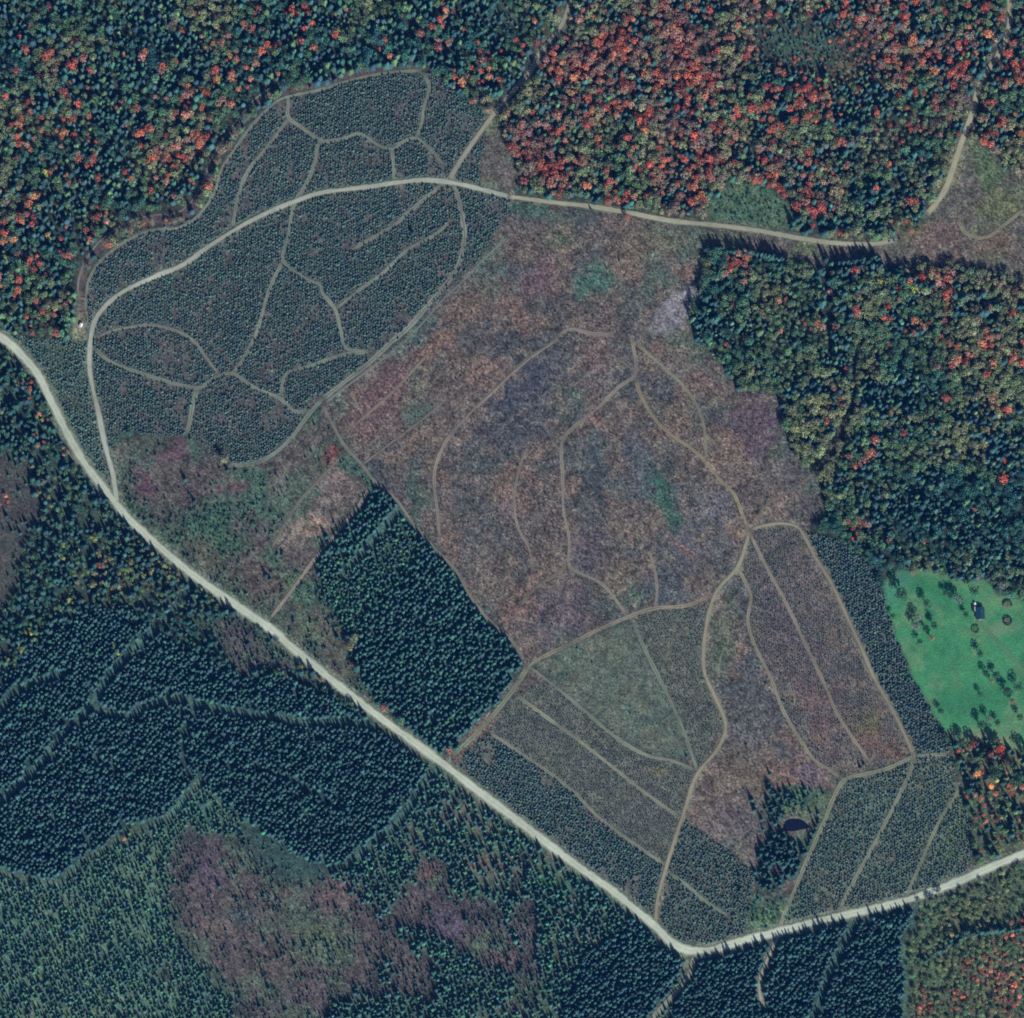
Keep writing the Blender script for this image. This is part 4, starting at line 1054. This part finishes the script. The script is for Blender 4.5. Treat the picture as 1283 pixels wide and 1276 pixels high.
def where(x, y):
    best = min(LANDMARKS, key=lambda l: (l[1] - x) ** 2 + (l[2] - y) ** 2)
    dx, dy = x - best[1], best[2] - y
    b = DIRS[int(round(math.degrees(math.atan2(dx, dy)) / 22.5)) % 16]
    return f'{int(round(math.hypot(dx, dy) * S))} metres {b} of the {best[0]}'

def tone(c):
    r, gg, b = c / (TK * 1.0)
    v = .3 * r + .6 * gg + .1 * b
    if r > 1.9 * gg:
        return 'scarlet' if v > .11 else 'deep red'
    if r > 1.25 * gg:
        return 'russet' if v > .12 else 'brown'
    if r > .95 * gg:
        return 'yellow' if gg > 1.8 * b else 'grey-brown'
    if b > .95 * gg:
        return 'blue-green' if v > .07 else 'dark blue-green'
    return 'olive green' if r > .65 * gg else ('green' if v > .08 else 'dark green')

CALL = {  # name, category, group, size words, noun
    'spruce': ('spruce_tree', 'spruce', 'tall spruces', 'pointed spruce'),
    'maple': ('maple_tree', 'maple', 'autumn maples', 'autumn maple crown'),
    'broad': ('broadleaf_tree', 'broadleaf tree', 'broadleaf trees in the woods', 'round broadleaf crown'),
    'sapling': ('young_spruce', 'young spruce', 'young planted spruces', 'young planted spruce'),
    'shrub': ('shrub', 'shrub', 'low shrubs on the cut over land', 'low shrub'),
}
MESHKEY = {'spruce': 'spruce', 'maple': 'broad', 'broad': 'broad', 'sapling': 'sapling', 'shrub': 'shrub'}
MASS = {'spruce': ('spruce_forest', 'close dark spruce forest and plantation filling the blocks'), 'maple': ('maple_forest', 'red and orange maples massed in the woods'),
        'broad': ('broadleaf_forest', 'green and yellow broadleaf woods'), 'sapling': ('young_spruce_planting', 'rows of small planted spruces covering the replanted blocks'), 'shrub': ('brush', 'low mauve, brown and green brush covering the cut over land')}
SEEN = {}
def individual(cat, row_, k):
    x, y, s, w, *c = row_
    name, category, group, noun = CALL[cat]
    vs = KINDS[MESHKEY[cat]]
    v = k % len(vs)
    size = 'tall' if s > 1.3 else ('broad' if s * w > 1.25 else '')
    lb = ' '.join(t for t in (tone(np.array(c)), size if cat != 'shrub' and cat != 'sapling' else '', noun, where(x, y)) if t)
    SEEN[lb] = SEEN.get(lb, 0) + 1
    if vs[v][1] is None:
        root = bpy.data.objects.new(name, vs[v][0])
        root['tint'] = [float(t) for t in c]
        COL.objects.link(root)
    else:
        root = bpy.data.objects.new(name, None)
        root.empty_display_size = 1
        COL.objects.link(root)
        cr = bpy.data.objects.new('crown', vs[v][0])
        cr['tint'] = [float(t) for t in c]
        cr.parent = root
        COL.objects.link(cr)
        tk = bpy.data.objects.new('trunk', TRUNKS[MESHKEY[cat]][v])
        tk.parent = root
        COL.objects.link(tk)
    root.location = W(x, y)
    root.rotation_euler = (RNG.normal(0, .03), RNG.normal(0, .03), RNG.uniform(0, 6.28))
    root.scale = (s * w, s * w, s)
    tag(root, lb, category, None, group)
    return root

def mass(cat, rows):
    name, lb = MASS[cat]
    vs = KINDS[MESHKEY[cat]]
    me = bpy.data.meshes.new(name)
    n = len(rows)
    me.vertices.add(n)
    co = np.stack([(rows[:, 0] - CX) * S, (CY - rows[:, 1]) * S, np.zeros(n)], axis=1)
    me.vertices.foreach_set('co', co.astype(np.float32).ravel())
    def attr(nm, typ, fld, val):
        a = me.attributes.new(nm, typ, 'POINT')
        a.data.foreach_set(fld, np.ascontiguousarray(val).ravel())
    attr('tint', 'FLOAT_COLOR', 'color', np.concatenate([rows[:, 4:7], np.ones((n, 1))], axis=1).astype(np.float32))
    sw = rows[:, 2] * rows[:, 3]
    attr('size', 'FLOAT_VECTOR', 'vector', np.stack([sw, sw, rows[:, 2]], axis=1).astype(np.float32))
    attr('turn', 'FLOAT_VECTOR', 'vector', np.stack([RNG.normal(0, .03, n), RNG.normal(0, .03, n), RNG.uniform(0, 6.28, n)], axis=1).astype(np.float32))
    attr('which', 'INT', 'value', RNG.integers(0, len(vs), n).astype(np.int32))
    o = bpy.data.objects.new(name, me)
    COL.objects.link(o)
    tag(o, lb, CALL[cat][1] + ' mass', 'stuff')
    ng = bpy.data.node_groups.new(name, 'GeometryNodeTree')
    ng.interface.new_socket('Geometry', in_out='INPUT', socket_type='NodeSocketGeometry')
    ng.interface.new_socket('Geometry', in_out='OUTPUT', socket_type='NodeSocketGeometry')
    N, L = ng.nodes, ng.links
    gi, go_ = N.new('NodeGroupInput'), N.new('NodeGroupOutput')
    iop = N.new('GeometryNodeInstanceOnPoints')
    L.new(gi.outputs[0], iop.inputs['Points'])
    jn = N.new('GeometryNodeJoinGeometry')
    for v in vs[::-1]:
        oi = N.new('GeometryNodeObjectInfo')
        oi.inputs['Object'].default_value = proto(name + '_pattern', v[2] or v[0])
        g2i = N.new('GeometryNodeGeometryToInstance')
        L.new(oi.outputs['Geometry'], g2i.inputs[0])
        L.new(g2i.outputs[0], jn.inputs[0])
    L.new(jn.outputs[0], iop.inputs['Instance'])
    iop.inputs['Pick Instance'].default_value = True
    for nm, typ, sock in (('which', 'INT', 'Instance Index'), ('turn', 'FLOAT_VECTOR', 'Rotation'), ('size', 'FLOAT_VECTOR', 'Scale')):
        na = N.new('GeometryNodeInputNamedAttribute')
        na.data_type = typ
        na.inputs['Name'].default_value = nm
        L.new(na.outputs['Attribute'], iop.inputs[sock])
    L.new(iop.outputs[0], go_.inputs[0])
    md = o.modifiers.new('planting', 'NODES')
    md.node_group = ng

for cat, rows in ALL.items():
    inside = (rows[:, 0] > 6) & (rows[:, 0] < 1277) & (rows[:, 1] > 8) & (rows[:, 1] < 1268)
    big = rows[:, 2] * rows[:, 3] * (1 + .25 * RNG.random(len(rows))) * inside
    order = np.argsort(-big)
    top = order[:300]
    for k, i in enumerate(top):
        individual(cat, rows[i], k)
    mass(cat, rows[order[300:]])
    print(cat, len(rows))
print('shared labels:', sum(v - 1 for v in SEEN.values()))

# ------------------------------------------------------------------ the meadow: its own scattered trees
MT = [  # x, y, radius (map units), tint, label
    (1127, 746, 8, 0, 'largest dark round tree at the northwest end of the green meadow'), (1159, 757, 6, 0, 'dark round tree between the two northwestern groups of the meadow'),
    (1146, 785, 6, 2, 'grey thin-leaved tree nearest the meadow west edge below the big one'), (1148, 775, 5, 2, 'grey thin-leaved tree just north of its grey twin in the west meadow'),
    (1169, 785, 5, 0, 'dark tree north of the small brown one in the west meadow'), (1158, 789, 3.6, 0, 'narrow dark tree between grey pair and dark tree in the west meadow'),
    (1166, 800, 4.2, 1, 'small brown tree south of the dark trees in the west meadow'), (1151, 805, 4.2, 0, 'small dark tree lowest in the western meadow group'),
    (1142, 718, 4.5, 1, 'brown tree on the meadow north edge near the forest'), (1198, 751, 6.5, 2, 'grey tree in the row west of the blue-roofed house'), (1190, 747, 5, 0, 'dark middle tree in the row west of the blue-roofed house'),
    (1183, 744, 4, 0, 'small dark tree at the west end of the row by the house'), (1209, 771, 4, 0, 'small dark tree just southwest of the blue-roofed house'), (1217, 742, 6.5, 0, 'tall dark tree standing north of the blue-roofed house'),
    (1226, 820, 5, 0, 'lone dark tree on the open meadow south of the house'), (1234, 845, 4.5, 0, 'western dark tree of the pair in the middle of the meadow'), (1246, 847, 5, 0, 'eastern dark tree of the pair in the middle of the meadow'),
    (1241, 855, 4, 1, 'brown tree just below the pair in the middle of the meadow'), (1260, 867, 6, 0, 'western of two large dark trees near the meadow east side'), (1273, 862, 6, 0, 'eastern of two large dark trees near the meadow east side'),
    (1267, 880, 4.5, 1, 'brown tree below the two large dark meadow trees'), (1227, 870, 3.4, 0, 'tiny dark tree alone west of the two large meadow trees'), (1177, 892, 4.2, 0, 'dark tree on the meadow southwest edge beside the spruce belt'),
    (1276, 899, 5, 0, 'dark tree on the east side above the pale meadow path'), (1227, 909, 5.6, 0, 'western dark tree of the group low in the meadow'), (1237, 902, 5.2, 2, 'grey-green tree in the middle of the low meadow group'),
    (1248, 906, 4.6, 0, 'eastern dark tree of the group low in the meadow'), (1279, 941, 7, 0, 'big dark tree at the east end of the meadow south edge'), (1183, 926, 5, 0, 'dark bushy tree where meadow meets the southern wood'),
    (1117, 773, 4, 0, 'dark bush on the western meadow edge beside the belt'), (1243, 929, 6, 0, 'dark narrow tree beside the red one on the meadow south edge'), (1251, 940, 6.5, 3, 'bright red maple on the meadow south edge'), (1240, 946, 4.5, 3, 'small pinkish red maple beside the bright red one'),
    (1204, 932, 6.5, 0, 'dark tree at the northwest corner of the southern wood'), (1218, 933, 6, 4, 'dark maroon tree at the north edge of the southern wood'),
    (1243, 972, 9, 0, 'tallest dark tree in the southern wood, casting a long shadow'), (1268, 978, 8.5, 0, 'second tallest dark tree in the southern wood near the pale path'), (1222, 971, 5, 5, 'bright orange tree inside the southern wood'), (1240, 986, 4, 5, 'pale cream tree below the tallest dark one'),
    (1253, 735, 6, 2, 'grey tree at the edge of the northern wood, northeast of the house'), (1272, 738, 6.5, 0, 'dark tree at the northern wood edge above the ring bushes')]
TC = [(48, 74, 62), (112, 100, 88), (90, 98, 102), (170, 80, 70), (104, 62, 60), (214, 160, 110)]
for k, (x, y, r, c, lb) in enumerate(MT):
    v = k % 6
    root = bpy.data.objects.new('meadow_tree', None)
    COL.objects.link(root)
    cr = bpy.data.objects.new('crown', brd[v][0])
    cr['tint'] = [float(t) for t in lin(TC[c]) * TK * (.9 if c == 0 else 1.0)]
    tk = bpy.data.objects.new('trunk', TRUNKS['broad'][v])
    for o in (cr, tk):
        o.parent = root
        COL.objects.link(o)
    root.location = W(x, y)
    root.rotation_euler = (0, 0, RNG.uniform(0, 6.28))
    w = r * S / 2.95
    hz = w * RNG.uniform(.85, 1.0) * (1.6 if r >= 8.5 else (1.25 if 'tall' in lb else 1))
    root.scale = (w, w, hz)
    tag(root, lb, 'tree', None, 'trees scattered on and around the meadow')

# ring-shaped bushes
M_RING = mat_leaf('ring_leaves', .2)
def ring_bush(x, y, r, lb, dark, arc=6.28, a0=0.0, mid=(104, 98, 88)):
    g = random.Random(int(x))
    root = bpy.data.objects.new('ring_bush', None)
    COL.objects.link(root)
    root.location = W(x, y)
    for nm, n, r0, r1, h, c in (('outer_growth', 300, .78, 1.0, 1.9, dark), ('middle_growth', 120, 0, .62, .8, mid)):
        q, s = [], []
        for _ in range(n):
            a = a0 + g.uniform(0, arc) if nm == 'outer_growth' else g.uniform(0, 6.28)
            d = r * S * (g.uniform(r0, r1) if r0 else r1 * math.sqrt(g.random()))
            p = Vector((d * math.cos(a), d * math.sin(a), g.uniform(.1, h)))
            nrm = Vector((g.gauss(0, .6), g.gauss(0, .6), 1)).normalized()
            u = nrm.orthogonal().normalized()
            v = nrm.cross(u)
            t = g.uniform(.3, .55)
            q.append([tuple(p - u * t), tuple(p - v * t), tuple(p + u * t), tuple(p + v * t)])
            s.append(g.uniform(.2, .8))
        o = bpy.data.objects.new(nm, leaf_mesh('ring_bush_' + nm, q, s, M_RING))
        o['tint'] = [float(t) for t in lin(c) * TK]
        o.parent = root
        COL.objects.link(o)
    tag(root, lb, 'bush', None, 'ring-shaped bushes on the meadow')
ring_bush(1262, 778, 5.6, 'dark ring-shaped bush with pale brown middle, on the meadow east of the house', (36, 42, 36))
ring_bush(1262, 758, 6.0, 'half ring of dark green bush north of the full ring', (44, 64, 50), 3.6, -.3)
ring_bush(1222, 789, 5.0, 'faint thin ring bush on the meadow just south of the house', (66, 92, 72), mid=(70, 104, 80))

# ------------------------------------------------------------------ house, shed, hut
M_ROOF = mat_plain('blue_metal_roof', tuple(lin((26, 68, 88)) * .9), .45, .08, .6, .0, .4)
M_WALL = mat_plain('grey_board_wall', (.38, .37, .34), .85, .12, 2)
M_WHITE = mat_plain('white_paint', (.8, .8, .78), .6, .06, 2)
M_GLASS = mat_plain('window_glass', (.03, .04, .05), .1, .05, 1, 0, .5)
M_BRICK = mat_plain('chimney_brick', (.28, .14, .1), .9, .2, 6)
M_DOOR = mat_plain('door_paint', (.12, .13, .12), .6, .1, 2)
M_TILE = mat_plain('pale_stone', (.42, .4, .36), .9, .15, 2)

def mesh_obj(name, verts, faces, mat, parent, bevel=0.0):
    bm = bmesh.new()
    vs = [bm.verts.new(v) for v in verts]
    for f in faces:
        bm.faces.new([vs[i] for i in f])
    bmesh.ops.recalc_face_normals(bm, faces=bm.faces)
    if bevel:
        bmesh.ops.bevel(bm, geom=list(bm.edges), offset=bevel, segments=1, affect='EDGES')
    me = bpy.data.meshes.new(name)
    bm.to_mesh(me)
    bm.free()
    me.materials.append(mat)
    o = bpy.data.objects.new(name, me)
    COL.objects.link(o)
    o.parent = parent
    return o

BOXF = [(0, 1, 2, 3), (4, 5, 6, 7), (0, 1, 5, 4), (1, 2, 6, 5), (2, 3, 7, 6), (3, 0, 4, 7)]
def box(name, c, d, mat, parent, bevel=0.0):
    x, y, z = c
    a, b, h = d[0] / 2, d[1] / 2, d[2] / 2
    return mesh_obj(name, [(x - a, y - b, z - h), (x + a, y - b, z - h), (x + a, y + b, z - h), (x - a, y + b, z - h), (x - a, y - b, z + h), (x + a, y - b, z + h), (x + a, y + b, z + h), (x - a, y + b, z + h)], BOXF, mat, parent, bevel)

def gable(name, x0, x1, y0, y1, ze, zr, mat, parent, t=.18):
    """a thick two-sloped roof, ridge along y"""
    xm = (x0 + x1) / 2
    v = []
    for y in (y0, y1):
        v += [(x0, y, ze), (xm, y, zr), (x1, y, ze), (x1, y, ze - t), (xm, y, zr - t), (x0, y, ze - t)]
    f = [(0, 1, 4, 5), (1, 2, 3, 4), (6, 7, 10, 11), (7, 8, 9, 10), (0, 1, 7, 6), (1, 2, 8, 7), (2, 3, 9, 8), (3, 4, 10, 9), (4, 5, 11, 10), (5, 0, 6, 11)]
    return mesh_obj(name, v, f, mat, parent)

def walls(name, x0, x1, y0, y1, h, hr, mat, parent):
    xm = (x0 + x1) / 2
    v = [(x0, y0, -.2), (x1, y0, -.2), (x1, y1, -.2), (x0, y1, -.2), (x0, y0, h), (x1, y0, h), (x1, y1, h), (x0, y1, h), (xm, y0, hr), (xm, y1, hr)]
    f = [(0, 1, 2, 3), (0, 1, 5, 8, 4), (1, 2, 6, 5), (2, 3, 7, 9, 6), (3, 0, 4, 7), (4, 8, 9, 7), (8, 5, 6, 9)]
    return mesh_obj(name, v, f, mat, parent)

def window(x, y, z, w, h, ny, nx, parent):
    d = .08
    fr = box('window', (x + nx * .03, y + ny * .03, z), (w if ny else d, w if nx else d, h), M_WHITE, parent)
    pn = box('pane', (x + nx * .075, y + ny * .075, z), ((w - .25) if ny else .03, (w - .25) if nx else .03, h - .25), M_GLASS, fr)
    return fr

house = bpy.data.objects.new('house', None)
COL.objects.link(house)
house.location = W(1227.4, 769)
house.rotation_euler = (0, 0, R(4))
tag(house, 'house with a blue metal roof on the green meadow', 'house')
walls('wall', -3.9, 3.9, -5.6, 5.6, 3.0, 4.9, M_WALL, house)
rf = gable('roof', -4.4, 4.4, -6.0, 6.0, 2.98, 5.12, M_ROOF, house)
box('chimney', (.9, 2.0, 5.2), (.7, .7, 1.6), M_BRICK, rf)
wing = walls('wing', -7.0, -3.9, 2.4, 7.0, 2.4, 3.2, M_WALL, house)
gable('wing_roof', -7.3, -4.42, 2.1, 7.3, 2.38, 3.4, M_ROOF, wing)
dr = box('door', (0, -5.66, 1.05), (1.0, .1, 2.1), M_DOOR, house)
box('handle', (.35, -5.74, 1.05), (.06, .06, .15), M_WHITE, dr)
for x in (-2.4, 2.4):
    window(x, -5.6, 1.6, 1.3, 1.2, -1, 0, house)
for y in (-3.4, 0, 3.4):
    window(3.9, y, 1.6, 1.3, 1.2, 0, 1, house)
window(-3.9, -2.5, 1.6, 1.3, 1.2, 0, -1, house)
box('step', (0, -6.3, .12), (1.8, 1.0, .3), M_TILE, house)

shed = bpy.data.objects.new('garden_shed', None)
COL.objects.link(shed)
shed.location = W(1221, 757)
tag(shed, 'tiny white shed at the northwest corner of the blue-roofed house', 'shed')
walls('wall', -.9, .9, -1.0, 1.0, 2.2, 2.7, M_WHITE, shed)
gable('roof', -1.05, 1.05, -1.15, 1.15, 2.18, 2.8, M_WHITE, shed, .1)
box('door', (0, -1.05, .95), (.85, .08, 1.9), M_DOOR, shed)

hut = bpy.data.objects.new('roadside_hut', None)
COL.objects.link(hut)
hut.location = W(101.4, 408)
hut.rotation_euler = (0, 0, R(-24))
tag(hut, 'small white hut on the grassy verge inside the gravel road bend', 'hut')
walls('wall', -1.35, 1.35, -1.6, 1.6, 2.5, 2.9, M_WHITE, hut)
gable('roof', -1.6, 1.6, -1.85, 1.85, 2.48, 3.08, M_WHITE, hut, .12)
box('door', (0, -1.65, 1.0), (.9, .08, 2.0), M_DOOR, hut)
window(1.35, .2, 1.4, .9, .8, 0, 1, hut)

# ------------------------------------------------------------------ light
az, el = R(SUN_AZ), R(SUN_EL)
to_sun = Vector((math.sin(az) * math.cos(el), math.cos(az) * math.cos(el), math.sin(el)))
sl = bpy.data.lights.new('sun', 'SUN')
sl.energy = SUN_STRENGTH
sl.angle = R(.53)
sl.color = (1.0, .93, .84)
so = bpy.data.objects.new('sun', sl)
so.rotation_euler = to_sun.to_track_quat('Z', 'Y').to_euler()
so.location = to_sun * 500
COL.objects.link(so)
world = bpy.data.worlds.new('World')
scene.world = world
world.use_nodes = True
nt = world.node_tree
nt.nodes.clear()
sky = nt.nodes.new('ShaderNodeTexSky')
sky.sky_type = 'NISHITA'
sky.sun_disc = False
sky.sun_elevation = el
sky.sun_rotation = az
bg = nt.nodes.new('ShaderNodeBackground')
bg.inputs['Strength'].default_value = SKY_STRENGTH
wo = nt.nodes.new('ShaderNodeOutputWorld')
nt.links.new(sky.outputs[0], bg.inputs[0])
nt.links.new(bg.outputs[0], wo.inputs[0])

# ------------------------------------------------------------------ the blue morning air
hm = bpy.data.materials.new('haze')
hm.use_nodes = True
nt = hm.node_tree
nt.nodes.clear()
ho = nt.nodes.new('ShaderNodeOutputMaterial')
pv = nt.nodes.new('ShaderNodeVolumePrincipled')
pv.inputs['Color'].default_value = (*HAZE_COL, 1)
pv.inputs['Density'].default_value = HAZE_DENSITY
pv.inputs['Anisotropy'].default_value = 0.0
nt.links.new(pv.outputs[0], ho.inputs['Volume'])
hz = box('haze', (0, 0, (HCAM + 100) / 2 - .5), (16400, 16400, HCAM + 101), hm, None)
tag(hz, 'thin blue morning haze over the whole woodland', 'haze', 'stuff')

# ------------------------------------------------------------------ camera: high over the south-west, film parallel to the ground
cam = bpy.data.cameras.new('camera')
cam.sensor_width = 36
FW = 1283 * S
cam.lens = 36 * HCAM / FW
off = HCAM * LEAN
cam.shift_x = off / FW
cam.shift_y = off / FW
cam.clip_start = 10
cam.clip_end = 20000
co_ = bpy.data.objects.new('camera', cam)
co_.location = (-off, -off, HCAM)
co_.rotation_euler = (0, 0, 0)
COL.objects.link(co_)
scene.camera = co_

vs_ = scene.view_settings
vs_.view_transform = 'Standard'
vs_.look = 'None'
vs_.gamma = 1
vs_.exposure = EXPOSURE
cy = scene.cycles
cy.max_bounces = 5
cy.diffuse_bounces = 3
cy.transparent_max_bounces = 12
cy.use_denoising = False
cy.filter_width = 1.8
cy.caustics_reflective = False
cy.caustics_refractive = False
